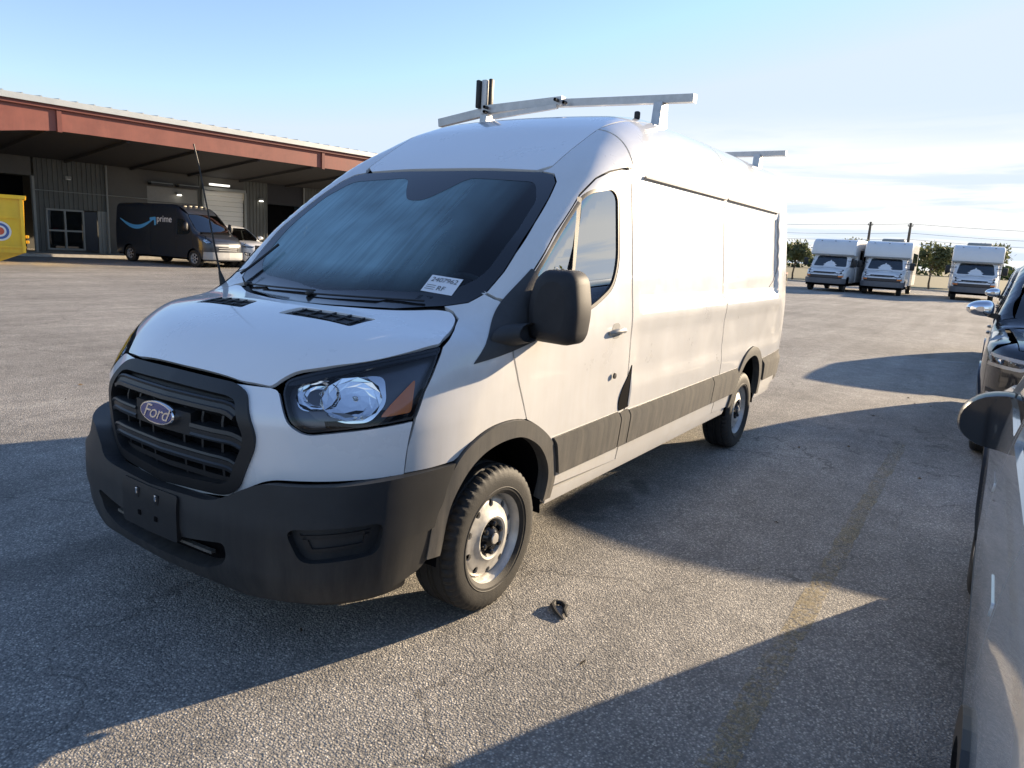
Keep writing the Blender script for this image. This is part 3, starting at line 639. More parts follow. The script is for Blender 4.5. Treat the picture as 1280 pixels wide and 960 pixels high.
# headlights
HL = [(.519, 1.075, .03), (.523, 1.115, .03), (.6325, 1.153, .05), (.804, 1.192, .1), (.951, 1.226, .1), (1.083, 1.250, .01), (1.058, 1.19, .05), (1.011, 1.089, .05), (.9775, .992, .015), (.7975, .964, .05), (.622, .935, .03), (.573, .968, .03)]
hl = offset_poly(rpoly(HL, .03), -.003)
brow = rpoly([(.515, 1.095), (.530, 1.120, .02), (.6375, 1.159, .05), (.806, 1.198, .1), (.951, 1.230, .1), (1.085, 1.254, .01), (1.075, 1.228, .01), (.945, 1.205, .1), (.80, 1.172, .1), (.64, 1.128, .05), (.56, 1.10, .02)], .02)
for mir in (True, False):
    hd = empty('headlight', parent=van)
    panel('lamp_housing', VAN, 'polar', hl, mat('lamp_housing', (.11, .12, .14), .28, metal=.4, var=.1), hd, off=-.045, depth=0, h=.04, mirror=mir)
    panel('lamp_rim', VAN, 'polar', hl, M_BLACK, hd, off=-.002, depth=.045, h=.03, mirror=mir, holes=[offset_poly(hl, -.006)])
    panel('lamp_brow', VAN, 'polar', brow, M_GLOSSB, hd, off=-.004, depth=.012, h=.03, mirror=mir)
    panel('turn_signal', VAN, 'polar', rpoly([(.985, 1.145, .02), (.972, 1.018, .015), (.862, 1.004, .015), (.895, 1.05, .03)], .02), M_AMBER, hd, off=-.018, depth=.02, h=.03, mirror=mir)
    panel('side_reflector', VAN, 'polar', rpoly([(.61, 1.03), (.66, .985), (.80, .995), (.76, 1.02)], .02), mat('lamp_grey', (.16, .16, .17), .3, metal=.4), hd, off=-.03, depth=.01, h=.03, mirror=mir)
    sg = -1 if mir else 1
    panel('lamp_bezel', VAN, 'polar', rpoly([(.555, 1.10), (.62, 1.138), (.76, 1.165), (.87, 1.16), (.885, 1.06), (.83, .985), (.74, .978), (.66, 1.02), (.575, 1.03)], .03), M_REFL, hd, off=-.036, depth=.01, h=.03, mirror=mir, holes=[np.array([(.640 + .056*math.cos(t), 1.080 + .040*math.sin(t)) for t in np.linspace(0, 2*math.pi, 24, endpoint=False)]), np.array([(.768 + .066*math.cos(t), 1.072 + .066*math.sin(t)) for t in np.linspace(0, 2*math.pi, 24, endpoint=False)])])
    for u, z, ru, rz_, d0 in ((.640, 1.080, .080, .056, -.022), (.760, 1.072, .108, .084, -.014)):
        # chrome bowl: faceted rings shrinking as they sink behind the lens, a bulb shield in front
        rows = []
        for k in range(5):
            t = k/4; s_ = math.cos(t*1.25); dep = d0 - .026*math.sin(t*1.45)
            aa = np.linspace(0, 2*np.pi, 11, endpoint=False) + .3*k; U = u + ru*s_*np.cos(aa); Z = z + rz_*s_*np.sin(aa); P = skin(VAN, 'polar', U, Z); nn = VAN.normal(P)
            P = P + nn*dep; P[:, 1] *= sg; rows.append(P.tolist())
        b = MB(); b.grid(rows, close=True); b.add(rows[-1], [tuple(range(11))]); b.build('lamp_reflector', M_REFL, hd, smooth=0)
        P = skin(VAN, 'polar', [u + .012], [z + .006])[0]; nn = VAN.normal(P[None])[0]; P = P - nn*.030; P[1] *= sg
        b = MB(); b.bbox(P, (.016, .020, .014), .006); b.build('bulb', M_CHROME, hd)
    panel('lamp_lens', VAN, 'polar', hl, M_LENS, hd, off=.001, depth=0, h=.04, mirror=mir)

# front wings
wing_side = side3([(.118, .893), (.035, 1.060), (-.022, 1.204), (-.022, 1.30), (.018, 1.385)])
wing_base = np.array([(.022, .965, 1.401), (.012, .905, 1.432), (.020, .83, 1.455)])
ws3 = front3([(y, z) for y, z in WS_SIDE[:3]])[::-1]
hood_edge = top3([(-.112, .762), (-.145, .818), (-.244, .874), (-.381, .930)])
lamp_edge = skin(VAN, 'polar', [1.0605, 1.013, .981], [1.19, 1.092, .996])
low = skin(VAN, 'polar', [.955, .946], [.88, .782])
clad = side3([(-.48, .788), (-.375, .797)])
arch = side3([q for q in ARCH_O if -.36 < q[0] < .112 and q[1] > .7])
wing = sp(wing_side[::-1][::-1], wing_base, ws3, hood_edge, lamp_edge, low, clad, arch)
wing = resample(wing, .03)
panel('front_wing', VAN, 'spine', offset_poly(wing, -GAP*.6), M_WHITE, van, h=.035, both=True, depth=.02)
# cab frame: windscreen pillar, strip over the door
pil_in = front3([(y, z) for y, z in WS_SIDE[2:]])
roof_f = np.array([skin(VAN, 'top', [x], [SEAM_Y(x)])[0] for x in (.78, .95, 1.1, 1.225)])
pil_base = np.array([(.026, .83, 1.459), (.018, .905, 1.436), (.030, .962, 1.407)])
frame_ = resample(sp(pil_in, roof_f, side3([(1.225, 2.11), (1.165, 2.109)]), side3(DOOR_TOP[::-1][1:]), side3([(.04, 1.412)]), pil_base[::-1][1:]), .03)
panel('cab_frame', VAN, 'spine', offset_poly(frame_, -GAP*.5), M_WHITE, van, h=.035, both=True, depth=.02)
# roof
rf = [(.755, 0), (.758, -.3), (.752, -.60)] + [(x, -float(SEAM_Y(x))) for x in (.80, 1.0, 1.25, 1.6, 2.5, 3.5, 4.6)] + [(4.78, -.70), (4.80, -.4), (4.805, 0)]
rf = np.array(rf + [(x, -y) for x, y in rf[1:-1][::-1]])
roof = panel('roof', VAN, 'top', offset_poly(resample(rf, .05), -.002), M_WHITE_LIFTED, van, depth=.02, h=.055)
for y in (-.45, -.15, .15, .45):
    skin_bar('roof_rib', VAN, 'top', [(x, y) for x in np.linspace(1.9, 4.6, 14)], [(-.002, -.02), (.008, -.012), (.008, .012), (-.002, .02)], M_WHITE_LIFTED, roof)

# doors
fr = [(.018, 1.392), (-.018, 1.30), (-.018, 1.204), (.039, 1.060), (.122, .886)] + [q for q in ARCH_O if q[0] > .14 and q[1] > .46]
door2 = np.array(fr + [(DX, .452), (DX, .75), (DX, 1.3), (DX - .004, 1.8), (DX - .008, 2.10)] + DOOR_TOP[::-1][1:] + [(.04, 1.408)])
door2 = resample(door2, .03)
WIN = [(.045, 1.405, .02), (.15, 1.50, .05), (.22, 1.566, .1), (.46, 1.773, .1), (.665, 1.928, .06), (.75, 1.962, .06), (.985, 1.998, .05), (1.058, 1.955, .07), (1.055, 1.60, .12), (.98, 1.46, .12), (.75, 1.365, .2), (.45, 1.30, .2), (.12, 1.275, .03), (.035, 1.30, .02)]
win = rpoly(WIN, .05)
def door_disp(x, z):
    w = inside_soft(win, x, z, .05)
    lo = sstep(.50, .62, x)*(1 - sstep(1.02, 1.12, x))*sstep(.80, .90, z)*(1 - sstep(1.0, 1.14, z))
    return -.012*w - .010*lo
def inside_soft(poly, x, z, d):
    P = np.stack([x, z], -1); ds = np.full(len(P), 9.)
    for i in range(len(poly)):
        a, b_ = poly[i], poly[(i+1) % len(poly)]; ab = b_ - a; t = np.clip(((P - a)@ab)/max(ab@ab, 1e-12), 0, 1); ds = np.minimum(ds, np.linalg.norm(P - a - t[:, None]*ab, axis=1))
    return np.where(inside(poly, P), 1., 1 - sstep(0, d, ds))
tear = rpoly([(DX + .055, 1.02, 0), (DX + .060, .90, .05), (DX + .052, .776), (1.105, .768), (1.088, .82, .03), (1.118, .90, .06), (DX + .005, .965, .05)], .02)
doors = panel('front_door', VAN, 'side', offset_poly(door2, -GAP), M_WHITE, van, holes=[win], disp=door_disp, both=True, depth=.022, h=.035)
for d, mir in zip(doors, (True, False)):
    panel('window_seal', VAN, 'side', offset_poly(win, .004), M_BLACK, d, holes=[offset_poly(win, -.018)], off=-.014, depth=.012, h=.04, mirror=mir)
    g1 = rpoly([(.05, 1.40), (.15, 1.495), (.22, 1.56), (.46, 1.765), (.615, 1.885), (.51, 1.57), (.42, 1.30), (.12, 1.285), (.045, 1.305)], .012)
    g2 = rpoly([(.665, 1.918, .02), (.75, 1.950, .06), (.985, 1.985, .05), (1.045, 1.95, .07), (1.042, 1.60, .12), (.97, 1.47, .12), (.75, 1.378, .2), (.455, 1.308, .02), (.545, 1.57)], .02)
    for g_ in (g1, g2): panel('window_pane', VAN, 'side', g_, M_GLASS, d, off=-.022, depth=0, h=.05, mirror=mir)
    skin_bar('window_bar', VAN, 'side', [(.645, 1.915), (.53, 1.57), (.437, 1.295)], [(-.03, -.014), (-.008, -.014), (-.008, .014), (-.03, .014)], M_BLACK, d, mirror=mir)
    # mirror foot: black triangle running on to the wing
    panel('mirror_patch', VAN, 'side', rpoly([(-.272, 1.180, .01), (.195, 1.562, .01), (.215, 1.50, .02), (.10, 1.39, .03), (.10, 1.30, .03), (.20, 1.255, .03), (-.03, 1.213, .1)], .02), M_PLAST, d, off=.004, depth=.02, h=.03, mirror=mir)
    s = -1 if mir else 1
    # handle and lock
    hx, hz_ = .985, 1.232
    hb = panel('handle_cup', VAN, 'side', rpoly([(hx - .05, hz_ - .04), (hx + .05, hz_ - .04), (hx + .05, hz_ + .045), (hx - .05, hz_ + .045)], .04), mat('handle_grey', (.28, .28, .27), .45, var=.1), d, off=.001, depth=.0, h=.02, mirror=mir)
    b = MB(); P = [VAN.point('side', np.array([hx - .095 + .19*t]), np.array([hz_ - .004 + .012*math.sin(math.pi*t)]))[0] + np.array([0, .008 + .026*math.sin(math.pi*t), 0]) for t in np.linspace(0, 1, 9)]
    b.tube([(q[0], s*q[1], q[2]) for q in P], [.010, .014, .015, .014, .014, .014, .015, .014, .010], 8); b.build('door_handle', mat('handle_grey', (.28, .28, .27), .45), d)
    P = VAN.point('side', np.array([1.0]), np.array([.985]))[0]; b = MB(); b.lathe([(.017, 0), (.015, .008), (.0005, .009)], 16, 'y', c=(P[0], 0, P[2])); b.v = [(x, s*(P[1] + y), z) for x, y, z in b.v]; b.build('door_lock', M_BLACK, d)
# bent lower rear corner of the driver door, its shaded opening drawn as a black patch on the skin
panel('gap_shade', VAN, 'side', tear, M_DARK, doors[0], off=.0045, depth=.004, h=.03, mirror=True)
panel('bent_edge', VAN, 'side', rpoly([(DX + .048, .985, 0), (DX + .056, .90), (DX + .049, .785), (DX + .030, .785), (DX + .032, .88, .04)], .01), mat('bare_edge', (.30, .33, .38), .4, metal=.3), doors[0], off=.0075, depth=.006, h=.03, mirror=True)

# cargo sides
seam = lambda x0, x1: np.array([skin(VAN, 'top', [x], [SEAM_Y(x)])[0] for x in np.linspace(x0, x1, 9)])
XS = 2.905
s1 = resample(sp(side3([(DX + .011, .452), (DX + .011, .8), (DX + .011, 1.3), (DX + .007, 1.8), (DX + .003, 2.098), (1.168, 2.112), (1.235, 2.115), (1.235, 2.2)]), seam(1.235, XS), side3([(XS, 2.2), (XS, 1.6), (XS, 1.0), (XS, .45)])), .04)
panel('side_panel', VAN, 'spine', offset_poly(s1, -.0035), M_WHITE, van, both=True, h=.04, depth=.018)
s2 = resample(sp(side3([(XS + .011, .45), (XS + .011, 1.), (XS + .011, 1.6), (XS + .011, 2.2)]), seam(XS + .011, 4.78), side3([(4.82, 2.2), (4.845, 1.6), (4.85, 1.0), (4.85, .6), (4.83, .47), (4.2, .45)]), side3(RARCH_O[::-1])), .04)
panel('rear_side_panel', VAN, 'spine', offset_poly(s2, -.0035), M_WHITE, van, both=True, h=.04, depth=.018)
# pressed line round the upper side panels, its shade drawn as a grey bar
for mir in (True, False):
    for pts in ([(1.40, 2.083), (XS - .01, 2.083)], [(XS + .02, 2.085), (4.40, 2.085), (4.455, 2.03), (4.455, 1.55), (4.40, 1.47), (4.25, 1.42)]):
        q = resample(rpoly(pts, .06, closed=False), .05, False)
        skin_bar('groove_shade', VAN, 'side', q, [(-.012, -.005), (.006, -.004), (.006, .004), (-.012, .005)], mat('groove_shade_grey', (.30, .29, .28), .7), van, mirror=mir)
# lower black cladding, arch trims, sill
for x0, x1 in ((.455, 1.105), (1.118, 1.23), (1.243, 2.735), (2.748, 3.29), (4.25, 4.80)):
    f = lambda x: .555 + (.01 if x > 2 else 0)
    pts = [(x0, f(x0)), (x0, .755), (x1, .765), (x1, f(x1))]
    if x0 == .455: pts = [(.452, .555), (.40, .70, .02), (.375, .752), (x1, .765), (x1, .555)]
    if x1 == 3.29: pts = [(x0, .565), (x0, .765), (3.375, .768), (3.315, .62, .03), (3.295, .565)]
    if x0 == 4.25: pts = [(4.205, .565), (4.17, .70, .03), (4.12, .775), (4.80, .80), (4.80, .565)]
    def cd(u, v): return .024*sstep(.772, .722, v)
    panel('side_cladding', VAN, 'side', rpoly(pts, .008), M_PLAST, van, off=.003, depth=.02, h=.022, both=True, disp=cd)
for o_, i_ in ((ARCH_O, ARCH_I), (RARCH_O, RARCH_I)):
    ring = np.array(o_ + i_[::-1])
    panel('arch_trim', VAN, 'side', resample(ring, .03), M_PLAST, van, off=.016, depth=.06, h=.03, both=True)
for x0, x1 in ((.44, 3.29), (4.20, 4.82)):
    panel('sill', VAN, 'side', rpoly([(x0, .375), (x0, .448), (x1, .448), (x1, .375)], .01), M_WHITE, van, off=-.012, depth=.03, h=.05, both=True)
# rear end
for s in (-1, 1):
    rd = panel('rear_door', VAN, 'back', rpoly([(s*.006, .62), (s*.89, .62), (s*.90, 1.5), (s*.84, 2.2, .15), (s*.60, 2.38, .1), (s*.006, 2.42)], .03), M_WHITE, van, h=.07, depth=.03)
    panel('tail_lamp', VAN, 'back', rpoly([(s*.915, .95), (s*.975, .95), (s*.955, 1.5), (s*.905, 1.5)], .02), M_RED, van, off=.004, h=.04)
    b = MB(); b.bbox((4.99, s*.05, 1.15), (.03, .05, .16), .01); b.build('rear_handle', M_BLACK, rd)
b = MB(); b.bbox((4.93, 0, .54), (.22, 1.92, .17), .05); b.build('rear_bumper', M_PLAST, van)
b = MB(); P = VAN.point('side', np.array([4.70]), np.array([.70]))[0]; b.lathe([(.045, -P[1] - .010), (.042, -P[1] - .016), (.0005, -P[1] - .016)], 20, 'y', c=(4.70, 0, .70)); b.build('marker_lamp', M_BLACK, van)
# inner body that closes the gaps, floor, wheel wells
b = MB(); rows = []
for x in list(np.linspace(-.80, 1.2, 26)) + list(np.linspace(1.24, 4.80, 20)):
    ps = np.linspace(-2.25, 2.25, 41); P = skin(VAN, 'spine', np.full(41, x), ps); Nn = VAN.normal(P); P = P - Nn*.032
    if x < 1.22: P[:, 2] = np.minimum(P[:, 2], 1.12 if x > -.2 else 1.02)
    for cx in (0, WB):
        if abs(x - cx) < .44: P[:, 1] = np.clip(P[:, 1], -.70, .70) if True else P[:, 1]
    P[:, 2] = np.maximum(P[:, 2], .43 if x > -.45 else .5)
    rows.append(P.tolist())
b.grid(rows); b.add(rows[-1], [tuple(range(41))]); b.add(rows[0], [tuple(range(41))]); b.build('inner_shell', M_DARK, van, recalc=False)
b = MB(); b.bbox((1.26, 0, 1.62), (.02, 1.50, 1.0), .005); b.build('bulkhead', mat('bulkhead_grey', (.62, .63, .62), .6), van)
b = MB(); b.box((2.3, 0, .40), (4.9, 1.5, .06)); b.box((2.2, -.55, .34), (4.0, .10, .10)); b.box((2.2, .55, .34), (4.0, .10, .10)); b.tube([(3.75, -.8, .33), (3.75, .8, .33)], .06, 10); b.tube([(1.2, -.35, .26), (3.2, -.35, .26)], .05, 10); b.build('underbody', M_DARK, van)
for cx, A in ((0, ARCH_I), (WB, RARCH_I)):
    for s in (-1, 1):
        b = MB(); A2 = [(A[0][0] - .02, .35)] + [(cx + (x - cx)*1.04, .34 + (z - .34)*1.03) for x, z in A] + [(A[-1][0] + .02, .35)]
        b.grid([[(x, s*.975, z) for x, z in A2], [(x, s*.66, z) for x, z in A2]]); b.add([(x, s*.66, z) for x, z in A2], [tuple(range(len(A2)))]); b.build('wheel_well', M_DARK, van, recalc=False)
# wheels
w0 = steel_wheel(); w0.parent = van; w0.location = (0, -.866, .338)
for i, (x, s) in enumerate(((0, 1), (WB, -1), (WB, 1))):
    c = copy_tree(w0, van); c.location = (x, s*.866, .338); c.rotation_euler = (0, 0 if s < 0 else math.pi, 0) if False else (0, .7*(i + 1), 0 if s < 0 else math.pi)
# mirrors
for s in (-1, 1):
    mr = empty('door_mirror', (0, 0, 0), 0, van)
    if s > 0: mr.matrix_basis = Matrix.Translation((.16, .985, 0)) @ Matrix.Rotation(math.radians(-72), 4, 'Z') @ Matrix.Translation((-.10, -1.02, 0))      # folded back against the door
    b = MB(); rows = []
    hy, hz0, hz1 = (1.0, 1.262), 1.245, 1.568
    def ring(x, k):   # rounded, slightly tapering shell
        pts = rpoly([(1.012 + k, hz0 + k + .005, .05), (1.245 - k, hz0 + k, .06), (1.262 - k, 1.40, .05), (1.235 - k, hz1 - k, .06), (1.05 + k, hz1 - k - .003, .06), (1.003 + k, 1.42, .08)], .05, 6); return [(x, s*q[0], q[1]) for q in pts]
    for x, k in ((.075, .05), (.083, .022), (.10, .008), (.13, 0), (.215, .0), (.235, .006), (.235, .016)): rows.append(ring(x + .035*0, k))
    b.grid(rows, close=True); b.add(rows[0], [tuple(range(len(rows[0])))]); hs = b.build('mirror_shell', M_MIRR, mr, smooth=50)
    b = MB(); r_ = ring(.228, .014); b.add(r_, [tuple(range(len(r_)))]); b.build('mirror_glass', M_CHROME, mr)
    b = MB(); b.grid([[(-.02 + .13*math.cos(a)*(1 - .35*t) + .06*t, s*(1.0 + .07*t), 1.275 + .052*math.sin(a)*(1 - .2*t) + .02*t) for a in np.linspace(0, 2*math.pi, 16, endpoint=False)] for t in np.linspace(0, 1, 4)], close=True); b.build('mirror_arm', M_PLAST, mr)
# aerial on the passenger wing
b = MB(); b.tube([(-.06, .93, 1.29), (-.07, .93, 1.36), (-.085, .935, 1.42)], [.028, .018, .008], 10); b.tube([(-.085, .935, 1.42), (-.13, .94, 1.66), (-.19, .945, 1.98), (-.215, .95, 2.09)], [.006, .0045, .004, .004], 8); b.build('aerial', M_BLACK, van)
# roof rack
rack = empty('roof_rack', parent=van)
b = MB(); b.bar((2.06, -.93, 2.640), (2.06, .12, 2.665), .055, .05); b.build('cross_bar', M_ALU, rack)
b = MB(); b.bar((2.03, .02, 2.672), (2.03, .72, 2.645), .05, .058); b.bar((2.03, .55, 2.652), (2.06, 1.16, 2.575), .045, .06); b.bar((2.0, .05, 2.632), (2.0, .60, 2.585), .03, .03); b.build('drop_arm', M_ALU, rack)
for y, z in ((.05, 2.672), (.66, 2.655), (.66, 2.622), (-.02, 2.65)):
    b = MB(); b.lathe([(.012, -.04), (.012, .0), (.0005, .0)], 10, 'x', c=(2.0, y, z)); b.build('rack_bolt', M_BLACK, rack)
b = MB(); b.bbox((2.03, .705, 2.75), (.045, .045, .22), .008); b.build('ladder_stop', mat('stop_white', (.6, .6, .58), .5), rack)
b = MB(); b.bbox((2.01, .745, 2.755), (.06, .03, .20), .008); b.bbox((2.04, .66, 2.757), (.04, .03, .22), .01); b.build('stop_pad', M_BLACK, rack)
for y in (-.70, .70):
    b = MB(); b.add([(x, y + dy, z) for z, w_ in ((2.40, .075), (2.625, .045)) for x, dy in ((2.06 - w_, -.03), (2.06 + w_, -.03), (2.06 + w_, .03), (2.06 - w_, .03))], [(0,1,2,3),(7,6,5,4),(0,4,5,1),(1,5,6,2),(2,6,7,3),(3,7,4,0)]); b.bbox((2.06, y, 2.455), (.30, .07, .03), .008); b.build('rack_foot', M_ALU, rack)
b = MB(); b.bbox((1.93, -.60, 2.53), (.035, .035, .05), .01); b.build('rack_clamp', M_BLACK, rack)
b = MB(); b.bar((4.46, -.93, 2.620), (4.46, .72, 2.610), .055, .045); b.build('cross_bar', M_ALU, rack)
for y in (-.68, .68):
    b = MB(); b.add([(x, y + dy, z) for z, w_ in ((2.42, .07), (2.61, .045)) for x, dy in ((4.46 - w_, -.03), (4.46 + w_, -.03), (4.46 + w_, .03), (4.46 - w_, .03))], [(0,1,2,3),(7,6,5,4),(0,4,5,1),(1,5,6,2),(2,6,7,3),(3,7,4,0)]); b.build('rack_foot', M_ALU, rack)
# cabin
cab = empty('cabin', parent=van)
skin_bar('door_pillar', VAN, 'side', [(DX, z) for z in np.linspace(.9, 2.16, 12)], [(-.085, -.05), (-.028, -.05), (-.028, .05), (-.085, .05)], M_INT, cab, both=True)
skin_bar('door_header', VAN, 'side', DOOR_TOP, [(-.075, -.03), (-.028, -.03), (-.028, .03), (-.075, .03)], M_INT, cab, both=True)
b = MB(); b.bbox((.10, 0, 1.22), (.55, 1.66, .24), .06); b.bbox((-.02, 0, 1.30), (.35, 1.5, .10), .05); b.build('dashboard', M_INT, cab)
for y in (-.45, .45):
    b = MB(); b.bbox((.85, y, 1.02), (.5, .5, .16), .06); b.bbox((1.10, y, 1.35), (.14, .48, .60), .07, ry=.15); b.build('seat', M_SEAT, cab)
    b = MB(); b.bbox((1.14, y, 1.76), (.09, .26, .18), .05); b.build('headrest', M_SEAT, cab)
b = MB(); b.lathe([(.19 + .014*math.cos(a), .014*math.sin(a)) for a in np.linspace(0, 2*math.pi, 9)], 32, 'x'); b.bar((0, -.18, 0), (0, .18, 0), .03, .03, (1, 0, 0)); b.bar((0, 0, -.18), (0, 0, 0), .03, .03, (1, 0, 0)); me = b.mesh('steering_wheel'); me.transform(Matrix.Translation((.47, -.45, 1.34)) @ Matrix.Rotation(math.radians(-35), 4, 'Y')); link('steering_wheel', me, cab, M_INT)

# ---------------------------------------------------------------- other vehicles
M_DGLASS = mat('tinted_glass', (.012, .015, .017), .03, coat=1, spec=.8)
M_CARGLASS = glass('car_glass', (.22, .26, .27), 1.6, 0, .06)
M_ALLOY = mat('alloy', (.42, .42, .43), .35, metal=.8, var=.1)
M_LAMPIN = mat('lamp_inner', (.55, .56, .58), .2, metal=.8)

def alloy_wheel(R=.36, w=.25, rr=.235, m=None, spokes=5, n=60):
    root = empty('wheel'); h = w/2
    tyre_mesh(R, w, rr, n, False).build('tyre', M_RUB, root, smooth=30)
    b = MB(); b.lathe([(rr + .012, -h*.9), (rr + .006, -h*.95), (rr - .008, -h*.85), (rr - .02, -h*.3), (rr - .02, h*.8)], 48, 'y')
    pf = pchip([(.03, -h*.80), (.07, -h*.82), (rr*.6, -h*.78), (rr - .01, -h*.72)])
    d = disc_mesh(pf, .03, rr - .006, 0, rr*.62, spokes, slot=(rr*.27, rr*.24)); b.add(d.v, d.f); b.build('rim', m or M_ALLOY, root)
    b = MB(); b.lathe([(.2, .0), (.2, -.015), (.0005, -.015)], 32, 'y'); b.build('brake_disc', M_DARK, root)
    b = MB(); b.lathe([(.034, -h*.78), (.030, -h*.86), (.0005, -h*.87)], 20, 'y'); b.build('hub_cap', M_BLACK, root)
    return root

def car(root, S, paint, trim, wheel, lod=1.0):
    """builds a vehicle from its skin: nose at x = 0 facing -x; S holds the measures"""
    B = S['body']; h = .06/lod; L = S['L']
    yh = S['hood_y']; cowl = S['cowl']; hx0 = S['hood_x']
    # hood
    ys = np.linspace(0, yh, 7); hf = [(hx0 + float(S['hood_plan'](y)), y) for y in ys]; hc = hf[-1]
    hside = [(x, float(np.interp(x, [hc[0], cowl], [yh, S['cowl_y']]))) for x in np.linspace(hc[0], cowl, 6)[1:]]
    hrear = [(cowl - .10*(1 - (y/S['cowl_y'])**2), y) for y in np.linspace(S['cowl_y'], 0, 5)[1:]]
    half = hf + hside + hrear
    outl = np.array(half + [(x, -y) for x, y in half[1:-1][::-1]])
    panel('hood', B, 'top', offset_poly(resample(outl, .05), -.003), paint, root, h=h, depth=.015)
    # windscreen and roof
    wsd = S['ws']                                                   # (y, z) up one edge
    wso = np.array([(-y, z) for y, z in wsd][::-1] + wsd); wso = resample(wso, .05)
    wp = panel('windshield', B, 'front', offset_poly(wso, -.004), S.get('glass', M_CARGLASS), root, h=.09, off=-.003, depth=0)
    panel('frit_border', B, 'front', offset_poly(wso, -.005), M_BLACK, wp, holes=[offset_poly(wso, -.05)], h=.08, off=-.008, depth=0)
    we = B.point('front', np.array([q[0] for q in wsd]), np.array([q[1] for q in wsd]))
    xt = float(we[-1, 0]); rx = np.linspace(xt + .01, S['roof_end'], 9); ry = np.array([float(S['roof_y'](x)) for x in rx])
    fx_ = [(float(B.point('front', np.array([y]), np.array([wsd[-1][1] + .012]))[0, 0]), y) for y in np.linspace(0, wsd[-1][0] - .02, 4)]
    rhalf = fx_ + list(zip(rx, ry)) + [(S['roof_end'] + .03, y) for y in np.linspace(ry[-1]*.8, 0, 3)]
    panel('roof', B, 'top', offset_poly(resample(np.array(rhalf + [(x, -y) for x, y in rhalf[1:-1][::-1]]), .06), -.003), paint, root, h=h*1.4, depth=.015)
    # seam along the top of the flanks
    hs3 = B.point('top', np.array([q[0] for q in [hc] + hside]), np.array([q[1] for q in [hc] + hside])); rs3 = B.point('top', rx, ry)
    top_ = sorted([(float(q[0]), float(q[2])) for q in np.concatenate([hs3, we[1:], rs3])] + S.get('tail_top', []))
    tx = np.array([q[0] for q in top_]); tz = np.array([q[1] for q in top_]); topf = lambda x: float(np.interp(x, tx, tz)) - .004
    def botf(x):
        z = S['sill']
        for cx in (S['xf'], S['xr']):
            if abs(x - cx) < S['arch']: z = max(z, S['wz'] + math.sqrt(max(S['arch']**2 - (x - cx)**2, 0)))
        return z
    cuts = S['cuts']
    for i, (nm, x0, x1) in enumerate(cuts):
        xs = np.unique(np.concatenate([np.linspace(x0 + .004, x1 - .004, max(3, int((x1 - x0)/.035)))] + [[cx + s*S['arch']*q for q in (1., .995, .97, .92)] for cx in (S['xf'], S['xr']) for s in (-1, 1)])); xs = xs[(xs >= x0 + .004) & (xs <= x1 - .004)]
        o_ = [(x, botf(x)) for x in xs] + [(x, topf(x)) for x in xs[::-1]]
        wins = [rpoly(w, .03) for w in S['wins'] if x0 < np.mean([q[0] for q in w]) < x1]
        pr_ = panel(nm, B, 'side', resample(np.array(o_), .05), paint, root, holes=wins, h=h, depth=.015, both=True)
        for w in wins:
            for p_, mir in zip(pr_, (True, False)):
                panel('window_pane', B, 'side', offset_poly(w, .004), S.get('side_glass', M_DGLASS), p_, off=-.012, depth=0, h=.1, mirror=mir)
        if 'door' in nm and S.get('flush'):
            for p_, mir in zip(pr_, (True, False)): panel('door_handle', B, 'side', rpoly([(x1 - .26, S['handle_z'] - .016), (x1 - .26, S['handle_z'] + .016), (x1 - .06, S['handle_z'] + .018), (x1 - .06, S['handle_z'] - .014)], .012), paint, p_, off=.003, depth=.003, h=.03, mirror=mir)
        elif 'door' in nm:
            for p_, s in zip(pr_, (-1, 1)):
                hx = x1 - .14; q = B.point('side', np.array([hx - .09, hx, hx + .09]), np.array([S['handle_z']]*3)); b = MB(); b.bbox((q[1][0], s*(q[1][1] + .018), q[1][2]), (.17, .014, .024), .007); b.bbox((q[0][0] + .01, s*(q[0][1] + .006), q[0][2]), (.03, .03, .024), .008); b.bbox((q[2][0] - .01, s*(q[2][1] + .006), q[2][2]), (.03, .03, .024), .008); b.build('door_handle', S.get('handle_mat', paint), p_)
    # nose
    xw = cuts[0][1]
    edge = [(hx0 + float(S['hood_plan'](y)) - .001, y) for y in ys]
    e3 = B.point('top', np.array([q[0] for q in edge]), np.array([q[1] for q in edge]))
    sidex = [(x, float(np.interp(x, [hc[0], cowl], [yh, S['cowl_y']]))) for x in np.linspace(hc[0], xw, 4)[1:]] if xw > hc[0] else []
    if sidex: e3 = np.concatenate([e3, B.point('top', np.array([q[0] for q in sidex]), np.array([q[1] for q in sidex]))])
    zs = np.linspace(float(e3[-1, 2]), S['nose_z'], 8)[1:]
    s3 = B.point('side', np.full(7, xw), zs)
    xl = xw
    fpts = unskin(B, 'polar', np.concatenate([e3, s3])); fpts = fpts.tolist(); fpts[0][0] = 0
    fpts += [(u, S['nose_z']) for u in np.linspace(fpts[-1][0], 0, 6)[1:]]
    fo = np.array(fpts + [(-u, z) for u, z in fpts[1:-1][::-1]])
    lam = [rpoly(S['lamp'], .02), rpoly([(-u, z) + tuple(r) for u, z, *r in S['lamp']], .02)]
    gr_ = [rpoly(g, .02) for g in S['grille']]
    low = S.get('bumper_z'); 
    panel('front_fascia', B, 'polar', offset_poly(resample(fo, .05), -.002), paint, root, holes=lam + gr_, h=h, depth=.015)
